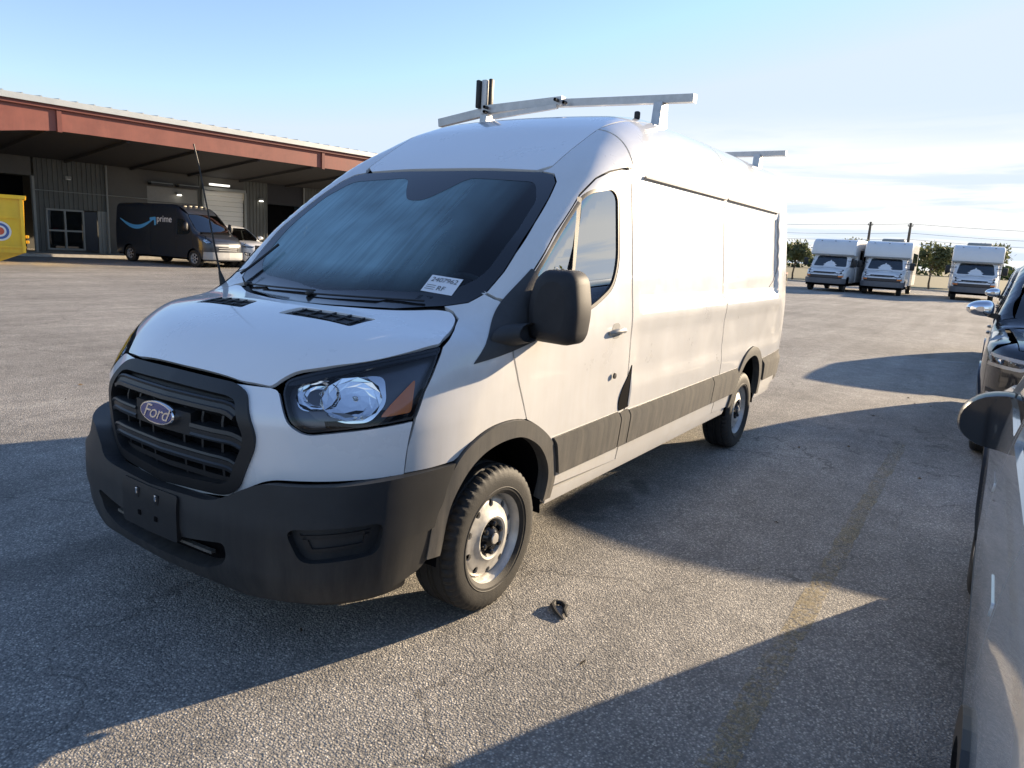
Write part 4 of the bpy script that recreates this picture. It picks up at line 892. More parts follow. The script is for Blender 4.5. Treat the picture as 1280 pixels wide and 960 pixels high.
    for l in lam:
        hd = empty('headlight', parent=root)
        panel('lamp_housing', B, 'polar', offset_poly(l, .004), S.get('lamp_mat', M_LAMPIN), hd, off=-.04, depth=0, h=.05)
        panel('lamp_rim', B, 'polar', l, S.get('lamp_rim', M_BLACK), hd, holes=[offset_poly(l, -S.get('rim_w', .012))], off=-.004, depth=.04, h=.04)
        u, z = l.mean(0)
        for du, rr_ in S.get('bulbs', ((0, .04),)):
            rows = []
            for k in range(5):
                t = k/4; aa = np.linspace(0, 2*np.pi, 24, endpoint=False); P = skin(B, 'polar', u + du*np.sign(u) + rr_*math.cos(t*1.3)*np.cos(aa), z + rr_*math.cos(t*1.3)*np.sin(aa)); P = P + B.normal(P)*(-.012 - .03*math.sin(t*1.4)); rows.append(P.tolist())
            b = MB(); b.grid(rows, close=True); b.add(rows[-1], [tuple(range(24))]); b.build('lamp_reflector', M_CHROME, hd, smooth=60)
        panel('lamp_lens', B, 'polar', l, M_LENS, hd, off=.001, depth=0, h=.06)
    for g in gr_:
        gp = empty('grille', parent=root)
        panel('grille_back', B, 'polar', offset_poly(g, .004), M_DARK, gp, off=-.05, depth=0, h=.1)
        z0, z1 = g[:, 1].min(), g[:, 1].max(); u1 = g[:, 0].max(); nb = max(1, int((z1 - z0)/.055))
        for k in range(nb):
            z = z0 + (z1 - z0)*(k + .5)/nb; uu = np.linspace(-u1*.93, u1*.93, 11); uu = uu[inside(g, np.stack([uu, np.full(11, z)], -1))]
            if len(uu) > 2: skin_bar('grille_slat', B, 'polar', np.stack([uu, np.full(len(uu), z)], -1), [(-.04, -.009), (-.008, -.009), (-.008, .009), (-.04, .009)], S.get('slat', M_BLACK), gp)
        if S.get('grille_rim'): panel('grille_rim', B, 'polar', offset_poly(g, .016), S['grille_rim'], gp, holes=[offset_poly(g, -.004)], off=.006, depth=.02, h=.05)
    for g in S.get('trims', []):
        q = rpoly(g[0], .02); panel(g[2], B, 'polar', q, g[1], root, off=g[3] if len(g) > 3 else .006, depth=.02, h=.05)
    # tail, arches, inner shell, floor
    zz = S['tail_z']; tw = S['tail_y']
    tail = panel('tailgate', B, 'back', rpoly([(-tw, zz[0]), (tw, zz[0]), (tw, (zz[0] + zz[1])*.55), (tw*.78, zz[1]), (-tw*.78, zz[1]), (-tw, (zz[0] + zz[1])*.55)], .08), paint, root, h=h*1.3, depth=.02)
    for s in (-1, 1): panel('tail_lamp', B, 'back', rpoly([(s*tw*1.0, S['handle_z'] - .12), (s*tw*.70, S['handle_z'] - .10), (s*tw*.72, S['handle_z'] + .06), (s*tw*.98, S['handle_z'] + .06)], .02), M_RED, tail, off=.006, depth=.01, h=.06)
    if S.get('rear_glass'): panel('rear_window', B, 'back', rpoly(S['rear_glass'], .04), M_DGLASS, tail, off=.003, depth=0, h=.1)
    b = MB(); rows = []
    for x in np.linspace(.22, L - .2, 30):
        ps = np.linspace(-2.5, 2.5, 33); zc_ = .62*min(float(B.T(x)), 1.2); o = np.zeros(33); sn, cn = np.sin(ps), np.cos(ps)
        t = B.solve(lambda t: B.phi(np.full(33, x), t*sn, zc_ + t*cn), o, o + 2.6); P = np.stack([np.full(33, x), t*sn*.965, zc_ + t*cn - .03], -1)
        if S.get('open_cabin'): P[:, 2] = np.minimum(P[:, 2], S['belt'] - .08)
        for cx in (S['xf'], S['xr']):
            if abs(x - cx) < S['arch'] + .03: P[:, 1] = np.clip(P[:, 1], -S['wy'] + wheel['w']/2 + .02, S['wy'] - wheel['w']/2 - .02)
        P[:, 2] = np.maximum(P[:, 2], S['sill'] - .05); rows.append(P.tolist())
    b.grid(rows); b.add(rows[0], [tuple(range(33))]); b.add(rows[-1], [tuple(range(33))]); b.build('inner_shell', M_DARK, root, recalc=False)
    b = MB(); b.box((L/2, 0, S['sill'] - .06), (L - .9, S['wy']*1.5, .06)); b.build('underbody', M_DARK, root)
    for cx in (S['xf'], S['xr']):
        aa = np.linspace(-.25, math.pi + .25, 17)
        for s in (-1, 1):
            A2 = [(cx + (S['arch'] + .01)*math.cos(a), S['wz'] + (S['arch'] + .01)*math.sin(a)) for a in aa]; yo = float(B.point('side', np.array([cx]), np.array([S['wz'] + S['arch'] + .05]))[0, 1]) - .03
            b = MB(); b.grid([[(x, s*yo, z) for x, z in A2], [(x, s*(S['wy'] - wheel['w']/2 - .03), z) for x, z in A2]]); b.build('wheel_well', M_DARK, root, recalc=False)
        if trim:
            aa = np.linspace(math.pi*.02 - .15, math.pi*.98 + .15, 24); R0, R1 = S['arch'], S['arch'] + .055
            ring = np.array([(cx + R1*math.cos(a), S['wz'] + R1*math.sin(a)) for a in aa] + [(cx + R0*.985*math.cos(a), S['wz'] + R0*.985*math.sin(a)) for a in aa[::-1]])
            ring[:, 1] = np.maximum(ring[:, 1], S['sill'])
            panel('arch_trim', B, 'side', ring, trim, root, off=.014, depth=.04, h=.06, both=True)
    if trim: panel('rocker_trim', B, 'side', rpoly([(S['xf'] + S['arch'] + .05, S['sill'] - .06), (S['xf'] + S['arch'] + .05, S['sill'] + .10), (S['xr'] - S['arch'] - .05, S['sill'] + .10), (S['xr'] - S['arch'] - .05, S['sill'] - .06)], .02), trim, root, off=.010, depth=.03, h=.1, both=True)
    w0 = wheel['make'](); w0.parent = root; w0.location = (S['xf'], -S['wy'], S['wz'])
    for x, s in ((S['xf'], 1), (S['xr'], -1), (S['xr'], 1)):
        c = copy_tree(w0, root); c.location = (x, s*S['wy'], S['wz']); c.rotation_euler = (0, 1.1*x, 0 if s < 0 else math.pi)
    # mirrors
    mx, mz, my, mw, mh = S['mirror']
    for s in (-1, 1):
        mr = empty('door_mirror', parent=root); b = MB(); rows = []
        for x, k in ((-.075, .30), (-.066, .62), (-.04, .88), (0, 1.0), (.05, 1.0), (.085, .93)):
            n = 28; aa = np.linspace(0, 2*np.pi, n, endpoint=False); e = 2.6
            rows.append([(mx + x, s*(my + mw/2*k*abs(math.cos(a))**(2/e)*math.copysign(1, math.cos(a))), mz + mh/2*(k if math.sin(a) > 0 else k*.8)*abs(math.sin(a))**(2/e)*math.copysign(1, math.sin(a))*(1 - .28*math.cos(a))) for a in aa])
        b.grid(rows, close=True); b.add(rows[0], [tuple(range(28))]); b.build('mirror_shell', S['mirror_mat'], mr, smooth=60)
        b = MB(); b.add(rows[-1], [tuple(range(28))]); b.build('mirror_glass', S.get('mirror_face', M_CHROME), mr)
        yin = float(B.point('side', np.array([mx + .03]), np.array([mz - .05]))[0, 1])
        b = MB(); b.bar((mx + .04, s*(my - mw*.3), mz - mh*.30), (mx + .06, s*(yin - .02), mz - mh*.42), .06, .05); b.build('mirror_stalk', M_BLACK, mr)
    if S.get('open_cabin'):
        cb_ = empty('cabin', parent=root); bz = S['belt']
        b = MB(); b.bbox((cowl + .42, 0, bz - .12), (.5, 1.35, .2), .06); b.build('dashboard', M_INT, cb_)
        for y in (-.37, .37):
            b = MB(); b.bbox((cowl + 1.45, y, bz - .02), (.14, .48, .62), .06, ry=.2); b.build('seat', M_SEAT, cb_); b = MB(); b.bbox((cowl + 1.53, y, bz + .36), (.09, .25, .17), .05); b.build('headrest', M_SEAT, cb_)
    return root

# ---- dark blue-black SUV behind the silver car
SUV = dict(L=4.82, body=Body([(.2, .88), (.35, .93), (.6, .965), (.85, .97), (1.02, .955), (1.14, .935), (1.4, .86), (1.70, .78), (1.9, .70)],
    [(-.3, .60), (0, .90), (.1, 1.02), (.4, 1.115), (.9, 1.165), (1.2, 1.19), (1.6, 1.46), (2.05, 1.73), (2.4, 1.81), (3.0, 1.83), (3.9, 1.80), (4.5, 1.72), (4.9, 1.5)],
    [(.2, .10), (.4, .03), (.6, .0), (.85, -.01), (1.0, .04), (1.2, .2)], [(0, 0), (.4, .03), (.65, .10), (.8, .20), (.9, .34), (1.0, .62)], [(0, .08), (.3, .03), (.7, .0), (4.2, 0), (4.8, .05)],
    tail=[(.3, 4.74), (.7, 4.82), (1.05, 4.80), (1.7, 4.45)], tail_plan=[(0, 0), (.6, .03), (.95, .15)], kx=.10, crown=.05, k_side=.10, k_front=.10, k_tail=.12, xc=1.4, xin=2.6),
    hood_x=.10, hood_y=.72, hood_plan=pchip([(0, 0), (.4, .03), (.6, .09), (.75, .17)]), cowl=1.20, cowl_y=.80, ws=[(.72, 1.215), (.77, 1.25), (.74, 1.44), (.68, 1.64), (.63, 1.70)], roof_y=pchip([(1.8, .62), (2.4, .65), (4.2, .63), (4.6, .57)]), roof_end=4.35,
    sill=.34, xf=.90, xr=3.81, arch=.42, wz=.37, wy=.82, cuts=[('front_wing', .42, 1.42), ('front_door', 1.42, 2.50), ('rear_door', 2.50, 3.55), ('rear_quarter', 3.55, 4.62)], handle_z=1.02, belt=1.12,
    wins=[[(1.52, 1.16), (1.95, 1.46), (2.15, 1.56), (2.44, 1.59), (2.44, 1.14)], [(2.56, 1.14), (2.56, 1.59), (3.1, 1.58), (3.42, 1.50), (3.48, 1.15)], [(3.62, 1.17), (3.62, 1.47), (4.05, 1.46), (4.22, 1.22)]], tail_top=[(4.62, 1.40), (4.72, 1.1)],
    nose_z=.30, lamp=[(.50, .955, .03), (.92, .985, .02), (1.0, .99, .02), (.97, .88, .02), (.60, .865, .03)], rim_w=.028, lamp_rim=M_WTXT, lamp_mat=mat('lamp_dark', (.06, .06, .065), .3), bulbs=((-.10, .035), (.02, .035)),
    grille=[[(-.42, .93), (.42, .93), (.44, .82), (-.44, .82)], [(-.55, .60), (.55, .60), (.42, .44), (-.42, .44)]], slat=M_CHROME, grille_rim=M_CHROME,
    trims=[([(.66, .66), (.90, .69), (.86, .56), (.70, .54)], M_BLACK, 'fog_surround'), ([(.72, .64), (.86, .66), (.83, .585), (.74, .58)], M_LAMPIN, 'fog_lamp', .02)],
    tail_z=(.45, 1.62), tail_y=.84, rear_glass=[(-.62, 1.15), (.62, 1.15), (.5, 1.55), (-.5, 1.55)], mirror=(1.50, 1.30, 1.06, .24, .17), mirror_mat=M_CHROME, open_cabin=True)
M_NAVY = mat('navy_paint', (.010, .014, .022), .25, coat=1, var=.1, dirt=((.22, .19, .15), .25, .1, .9))
suv = tag(empty('suv', (4.52, -3.66, 0)), 'dark navy SUV with chrome mirrors parked beyond the silver SUV', 'suv')
car(suv, SUV, M_NAVY, M_NAVY, dict(w=.26, make=lambda: alloy_wheel(.37, .26, .24)))

suv2 = copy_tree(suv); suv2.location = (11.7, -3.72, 0); tag(suv2, 'second dark SUV hidden behind the navy SUV with chrome mirrors', 'suv')

# ---- silver SUV cut off by the right edge of the photograph, facing away
SUV3 = dict(SUV); SUV3.update(mirror=(1.78, 1.07, .99, .23, .25), mirror_mat=M_GLOSSB, mirror_face=mat('mirror_dark', (.02, .022, .026), .08, coat=1), flush=True, slat=M_BLACK, lamp_rim=M_BLACK, handle_z=.96)
M_SILV = mat('silver_paint', (.68, .67, .64), .22, metal=.15, coat=1, var=.04, vscale=40, dirt=((.34, .31, .26), .3, 0, .8))
sed = tag(empty('silver_suv', (2.66, -3.755, 0), math.pi), 'silver grey SUV with black mirror cut off by the right picture edge', 'suv')
car(sed, SUV3, M_SILV, M_BLACK, dict(w=.25, make=lambda: alloy_wheel(.37, .25, .24)), lod=1.3)

# ---- dark delivery van under the canopy
DV = dict(L=5.99, body=Body([(.25, .95), (.45, 1.0), (.8, 1.025), (1.2, 1.02), (1.6, 1.0), (2.1, .96), (2.4, .92), (2.7, .86)],
    [(-.4, .60), (0, 1.02), (.1, 1.13), (.4, 1.30), (.75, 1.43), (1.1, 1.80), (1.5, 2.19), (1.75, 2.38), (2.1, 2.52), (2.6, 2.57), (4.5, 2.57), (5.9, 2.53)],
    [(.25, .06), (.45, .0), (.8, .0), (1.0, .02), (1.2, .12), (1.5, .4)], [(0, 0), (.5, .04), (.75, .12), (.9, .25), (1.0, .45), (1.1, .8)], [(0, .08), (.3, .03), (.7, 0), (5.5, 0), (6, .03)],
    tail=[(.3, 5.95), (1.2, 5.99), (2.6, 5.90)], tail_plan=[(0, 0), (.9, .03), (1.05, .1)], kx=.08, crown=.04, k_side=pchip([(0, .12), (1, .14), (2, .22), (6, .2)]), k_front=.12, k_tail=.08, xc=1.4, xin=2.6),
    hood_x=.10, hood_y=.70, hood_plan=pchip([(0, 0), (.4, .03), (.7, .12)]), cowl=.74, cowl_y=.84, ws=[(.80, 1.455), (.84, 1.50), (.83, 1.8), (.79, 2.08), (.72, 2.15)], roof_y=pchip([(1.4, .72), (2.2, .76), (5.8, .76)]), roof_end=5.75,
    sill=.36, xf=.95, xr=4.99, arch=.41, wz=.36, wy=.87, cuts=[('front_wing', .45, .98), ('front_door', .98, 2.02), ('side_panel', 2.02, 3.55), ('rear_side_panel', 3.55, 5.85)], handle_z=1.15, belt=1.35,
    wins=[[(1.12, 1.42), (1.45, 1.86), (1.62, 1.95), (1.92, 1.95), (1.92, 1.30), (1.3, 1.33)]], nose_z=.30, lamp=[(.62, 1.06, .03), (.80, 1.20, .05), (1.06, 1.30, .02), (1.03, 1.12, .05), (.85, 1.0, .05)],
    grille=[[(-.46, .86), (.46, .86), (.44, .70), (-.44, .70)]], slat=M_WTXT, trims=[([(-.95, .66), (.95, .66), (.98, .36), (-.98, .36)], mat('bumper_silver', (.34, .34, .34), .5, var=.1), 'bumper_cover', .03), ([(-.60, .98), (-.60, .905), (.60, .905), (.60, .98)], mat('bumper_silver', (.34, .34, .34), .5), 'grille_band', .012)],
    tail_z=(.5, 2.45), tail_y=.93, mirror=(1.18, 1.62, 1.17, .20, .42), mirror_mat=M_BLACK)
M_SLATE = mat('slate_paint', (.022, .026, .034), .35, coat=.6, var=.08)
A_DV = math.radians(97)
dv = tag(empty('delivery_van', (16.35, 24.33, 0), A_DV), 'dark slate delivery van with blue arrow stripe under the canopy', 'van')
car(dv, DV, M_SLATE, None, dict(w=.22, make=lambda: alloy_wheel(.36, .22, .21, mat('hub_grey', (.38, .38, .38), .5), 6, 48)), lod=.8)
# stripe: a smile-shaped arrow with a square head, and the word beside it
DB = DV['body']
sw = []
for t in np.linspace(0, 1, 15): x = 5.55 - 2.25*t; sw.append((x, 1.87 - .30*math.sin(math.pi*min(t*1.02, 1))**1.0 + .06*t))
lo_ = [(x, z - .17*math.sin(math.pi*min(1, .08 + t*.85)) - .0) for (x, z), t in zip(sw, np.linspace(0, 1, 15))]
stripe = panel('arrow_stripe', DB, 'side', np.array(sw + lo_[::-1]), mat('stripe_blue', (.10, .38, .72), .4), dv, off=.004, depth=0, h=.08)
panel('arrow_head', DB, 'side', rpoly([(3.62, 1.94), (3.24, 1.98), (3.20, 1.64), (3.32, 1.62), (3.34, 1.84), (3.62, 1.84)], .03), mat('stripe_blue', (.10, .38, .72), .4), dv, off=.005, depth=0, h=.06)
me = text_mesh('prime', .40, .002, 0); yq = float(DB.point('side', np.array([2.70]), np.array([1.86]))[0, 1]); me.transform(frame_from((2.70, yq + .008, 1.90), (-1, 0, 0), (0, -.05, 1), (0, 1, .05))); link('side_lettering', me, dv, M_WTXT)
for y in (-.55, -.28, 0, .28, .55):
    P = DB.point('top', np.array([1.95]), np.array([y]))[0]; b = MB(); b.bbox(P + np.array([0, 0, .02]), (.09, .14, .05), .02); b.build('roof_marker', mat('marker_amber', (.5, .42, .3), .4), dv)

# ---- white SUV half hidden behind it
SUV2 = dict(SUV); SUV2['mirror_mat'] = M_WHITE; SUV2['slat'] = M_BLACK; SUV2['grille_rim'] = None; SUV2['open_cabin'] = True
SUV2['grille'] = [[(-.50, 1.00), (.50, 1.00), (.52, .74), (-.52, .74)], [(-.55, .58), (.55, .58), (.42, .44), (-.42, .44)]]
wsuv = tag(empty('white_suv', (18.35, 24.5, 0), math.radians(95)), 'white SUV with black grille half hidden behind the delivery van', 'suv')
car(wsuv, SUV2, M_WHITE, None, dict(w=.24, make=lambda: alloy_wheel(.37, .25, .24, None, 5, 40)), lod=.7)
# ---------------------------------------------------------------- warehouse with canopy
AB = math.radians(-6)
wh = tag(empty('warehouse', (9.4, 27.5, 0), AB), 'long low warehouse with rust red canopy edge and grey metal wall', 'building')
M_RUST = mat('rust_red_steel', (.25, .078, .058), .55, var=.16, vscale=1.2, rvar=.1, dirt=((.10, .05, .04), .5, 4.3, 6.0))
M_RUSTD = mat('rust_red_trim', (.16, .045, .035), .6, var=.1)
M_ROOF = mat('roof_metal', (.52, .54, .53), .45, metal=.4, var=.08, vscale=2)
M_CORR = mat('wall_sheet', (.115, .118, .108), .6, var=.2, vscale=.8, dirt=((.07, .06, .05), .6, 0, 3.5))
M_FLAT = mat('wall_flat', (.11, .105, .095), .7, var=.12, vscale=.9)
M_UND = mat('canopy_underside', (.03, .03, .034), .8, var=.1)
M_FRAME = mat('frame_grey', (.27, .28, .27), .6)
M_DOORB = mat('door_blue', (.022, .03, .045), .5)
X0, X1 = -14., 25.
zb = pchip([(-14, 3.2), (0, 4.62), (1.85, 4.88), (4, 4.9), (25, 4.9)])
for i, (a, c) in enumerate(((-14, -8), (-8, 1.82), (1.96, 13.55), (13.69, X1))):
    xs = np.linspace(a, c, 12); b = MB(); b.prism([(x, 5.63) for x in xs] + [(x, max(4.62, float(zb(x))) if x > 0 else 4.62) for x in xs[::-1]], 0, .06, 'y'); b.build('fascia_panel', M_RUST, wh, smooth=0)
for x in (1.89, 13.62):
    b = MB(); b.box((x, -.03, 5.24), (.16, .10, .80)); b.build('fascia_joint', M_RUSTD, wh, smooth=0)
b = MB(); b.box(((X0 + X1)/2, -.05, 5.70), (X1 - X0, .16, .13)); b.build('fascia_trim', M_RUSTD, wh, smooth=0)
b = MB(); b.box(((X0 + X1)/2, -.10, 5.86), (X1 - X0 + .2, .26, .17)); b.build('gutter', M_ROOF, wh, smooth=0)
b = MB(); b.add([(X0, -.2, 5.99), (X1, -.2, 5.99), (X1, 14, 7.2), (X0, 14, 7.2), (X0, -.2, 5.93), (X1, -.2, 5.93), (X1, 14, 7.1), (X0, 14, 7.1)], [(0,1,2,3), (4,7,6,5), (0,4,5,1), (1,5,6,2), (2,6,7,3), (3,7,4,0)]); rf_ = b.build('roof', M_ROOF, wh, smooth=0)
for k in range(int((X1 - X0)/.6)):
    x = X0 + .3 + k*.6; b = MB(); b.bar((x, -.2, 6.005), (x, 14, 7.215), .05, .04); b.build('roof_seam', M_ROOF, rf_, smooth=0)
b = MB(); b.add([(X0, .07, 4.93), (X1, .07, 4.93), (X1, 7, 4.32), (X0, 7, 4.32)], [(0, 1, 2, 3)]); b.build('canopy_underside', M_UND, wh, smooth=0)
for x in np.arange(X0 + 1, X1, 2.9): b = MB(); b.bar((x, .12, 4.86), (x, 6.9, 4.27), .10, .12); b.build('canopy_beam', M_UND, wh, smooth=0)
# wall at y = 7: stretches of ribbed sheet and flat sheet, with openings between
def corr(x0, x1, z0, z1, name='wall_sheet', m=None, pitch=.20):
    b = MB(); n = max(1, int(round((x1 - x0)/pitch))); pr_ = []
    for k in range(n):
        a = x0 + (x1 - x0)*k/n; w = (x1 - x0)/n; pr_ += [(a, 7.0), (a + w*.62, 7.0), (a + w*.70, 6.955), (a + w*.92, 6.955)]
    pr_.append((x1, 7.0)); b.grid([[(x, y, z0) for x, y in pr_], [(x, y, z1) for x, y in pr_]]); return b.build(name, m or M_CORR, wh, smooth=0, recalc=False)
def flat(x0, x1, z0, z1, y=7.0, name='wall_panel', m=None, d=.05):
    b = MB(); b.box(((x0 + x1)/2, y + d/2, (z0 + z1)/2), (x1 - x0, d, z1 - z0)); return b.build(name, m or M_FLAT, wh, smooth=0)
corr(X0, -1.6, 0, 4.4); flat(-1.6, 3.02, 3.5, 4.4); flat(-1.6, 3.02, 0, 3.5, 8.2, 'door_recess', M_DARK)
b = MB(); b.box((3.06, 7.05, 1.75), (.10, .2, 3.5)); b.box((-1.62, 7.05, 1.75), (.10, .2, 3.5)); b.build('door_jamb', M_FRAME, wh, smooth=0)
corr(3.12, 6.2, 2.12, 4.4); corr(3.12, 3.5, 0, 2.12); corr(5.72, 6.2, 0, 2.12, m=M_FRAME)
flat(3.5, 5.72, 0, .24); 
# shop window: frame, panes, blue door
b = MB()
for x in (3.53, 4.28, 5.06): b.box((x, 6.98, 1.16), (.07, .10, 1.84))
for z in (.27, 1.12, 2.07): b.box((4.29, 6.975, z), (1.55, .10, .08))
wf = b.build('window_frame', M_FRAME, wh, smooth=0)
for x in (3.90, 4.67):
    for z0, z1 in ((.31, 1.08), (1.16, 2.03)): flat(x - .34, x + .34, z0, z1, 7.02, 'window_pane', M_DGLASS, .02)
flat(5.10, 5.68, .05, 2.06, 7.0, 'side_door', M_DOORB)
flat(6.2, 8.1, 0, 4.4); flat(8.1, 10.7, 0, 3.55, 7.02, 'dock_door', mat('dock_door_grey', (.24, .235, .22), .6, var=.06)); flat(8.1, 10.7, 3.55, 4.4, 7.0)
for z in (.7, 1.4, 2.1, 2.8): b = MB(); b.box((9.4, 7.0, z), (2.56, .03, .04)); b.build('door_rib', M_FLAT, wh, smooth=0)
for x0, x1 in ((8.15, 9.25), (9.55, 10.65)): b = MB(); b.box(((x0 + x1)/2, 6.8, 3.66), (x1 - x0, .4, .10)); b.build('door_track', M_BLACK, wh, smooth=0); b = MB(); b.box(((x0 + x1)/2, 6.78, 3.735), (x1 - x0, .3, .05)); b.build('track_cover', M_FRAME, wh, smooth=0)
corr(10.7, 11.0, 0, 4.4); corr(13.4, 14.85, 0, 4.4); flat(11.0, 13.4, 3.75, 4.4)
# pale roller door: slats
for k in range(14):
    z = .14 + k*.258; b = MB(); b.bbox((12.2, 7.06, z), (2.34, .05, .25), .02, seg=1); b.build('roller_slat', mat('roller_white', (.80, .78, .72), .5), wh, smooth=0)
b = MB(); b.box((12.2, 6.93, 3.72), (2.5, .14, .16)); b.box((10.97, 6.93, 1.8), (.10, .14, 3.7)); b.box((13.43, 6.93, 1.8), (.10, .14, 3.7)); b.build('roller_frame', M_FRAME, wh, smooth=0)
b = MB(); b.bbox((11.7, 6.5, 3.92), (1.1, .2, .10), .03); b.build('tube_light', mat('tube_light_glow', (.8, .8, .78), .5, emit=((1, .97, .88), .6)), wh)
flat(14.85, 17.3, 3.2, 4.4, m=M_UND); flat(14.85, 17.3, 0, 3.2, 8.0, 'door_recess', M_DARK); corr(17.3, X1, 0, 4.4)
for x, z, e in ((4.45, 3.56, 0), (9.65, 3.30, 1.6), (14.35, 3.38, 1.8)):
    b = MB(); b.bbox((x, 6.86, z), (.28, .22, .14), .04); b.build('wall_light', M_FRAME, wh)
    b = MB(); b.bbox((x, 6.80, z - .085), (.20, .16, .05), .02); b.build('light_lens', mat('lens_%d' % (e > 0), (.8, .8, .75), .4, emit=((1, .95, .8), e) if e else None), wh)
for x in (-7.9, 6.15, 17.25):
    b = MB(); b.tube([(x, 6.9, 4.3), (x, 6.9, .1)], .05, 8); b.build('downpipe', M_FRAME, wh)
b = MB(); b.tube([(3.1, 6.93, 2.9), (8.1, 6.93, 2.9)], .02, 6); b.build('conduit', M_FRAME, wh)
b = MB(); b.box(((X0 + X1)/2, 7.6, 2.2), (X1 - X0, .1, 4.4)) if False else None
for xe in (X0, X1): b = MB(); b.box((xe, 10.5, 2.9), (.1, 7, 5.8)); b.build('end_wall', M_CORR, wh, smooth=0)
b = MB(); b.box(((X0 + X1)/2, 14, 3.3), (X1 - X0, .1, 6.6)); b.build('rear_wall', M_CORR, wh, smooth=0)
b = MB(); b.box(((X0 + X1)/2, 5.9, .06), (X1 - X0, 2.2, .12)); b.build('loading_kerb', mat('kerb_concrete', (.42, .40, .36), .85, var=.15), wh, smooth=0)

# ---------------------------------------------------------------- yellow skip at the left edge
M_YEL = mat('yellow_paint', (.80, .52, .02), .45, coat=.3, var=.07, vscale=2.5, dirt=((.30, .22, .10), .4, 0, 1.2))
M_YELD = mat('yellow_shade', (.62, .36, .02), .5, var=.1)  # darker yellow: shading of the undercut base put into its colour
dl, H = 4.6, 2.30
sk = tag(empty('dumpster', (9.1, 25.4, 0), math.atan2(.375, -.928)), 'tall yellow metal dumpster cut off by the left picture edge', 'dumpster')
b = MB(); b.add([(.03, 0, .42), (dl, 0, .42), (dl, -2.1, .42), (.03, -2.1, .42), (-.02, .0, H), (dl + .05, .0, H), (dl + .05, -2.1, H), (-.02, -2.1, H)], [(0,1,2,3), (0,4,5,1), (1,5,6,2), (2,6,7,3), (3,7,4,0)]); b.build('tub', M_YEL, sk, smooth=0)
b = MB(); b.bar((-.06, .04, H), (dl + .1, .04, H), .10, .12); b.build('top_rail', M_YEL, sk, smooth=0)
b = MB(); b.bar((-.06, -2.13, H), (dl + .1, -2.13, H), .10, .12); b.build('top_rail', M_YEL, sk, smooth=0)
b = MB(); b.bar((-.04, .04, H), (-.04, -2.1, H), .10, .12); b.build('top_rail', M_YEL, sk, smooth=0)
b = MB(); b.add([(.06, -.02, .42), (dl - .05, -.02, .42), (dl - .9, -.02, .02), (1.0, -.02, .02), (.06, -2.08, .42), (dl - .05, -2.08, .42), (dl - .9, -2.08, .02), (1.0, -2.08, .02)], [(0,3,2,1), (4,5,6,7), (3,7,6,2), (0,4,7,3), (1,2,6,5)]); b.build('base', M_YELD, sk, smooth=0)
for z in (1.62, .62): b = MB(); b.box((dl/2, .025, z), (dl, .05, .07)); b.build('side_rail', M_YEL, sk, smooth=0)
for x in (.06, 2.3, 4.5): b = MB(); b.box((x, .03, 1.36), (.10, .06, 1.86)); b.build('rib', M_YEL, sk, smooth=0)
for z in (.80, .98): b = MB(); b.bbox((-.05, -.1, z), (.10, .16, .10), .02); b.build('hinge_lug', M_YELD, sk)
for r, m_, d in ((.33, mat('sticker_white', (.75, .74, .7), .5), .008), (.27, mat('sticker_blue', (.06, .12, .35), .5), .011), (.19, mat('sticker_white', (.75, .74, .7), .5), .014), (.13, mat('sticker_red', (.6, .10, .05), .5), .017)):
    b = MB(); b.add([(.72 + r*math.cos(t), d, 1.14 + r*math.sin(t)) for t in np.linspace(0, 2*math.pi, 28, endpoint=False)], [tuple(range(28))]); b.build('round_sticker', m_, sk, smooth=0)

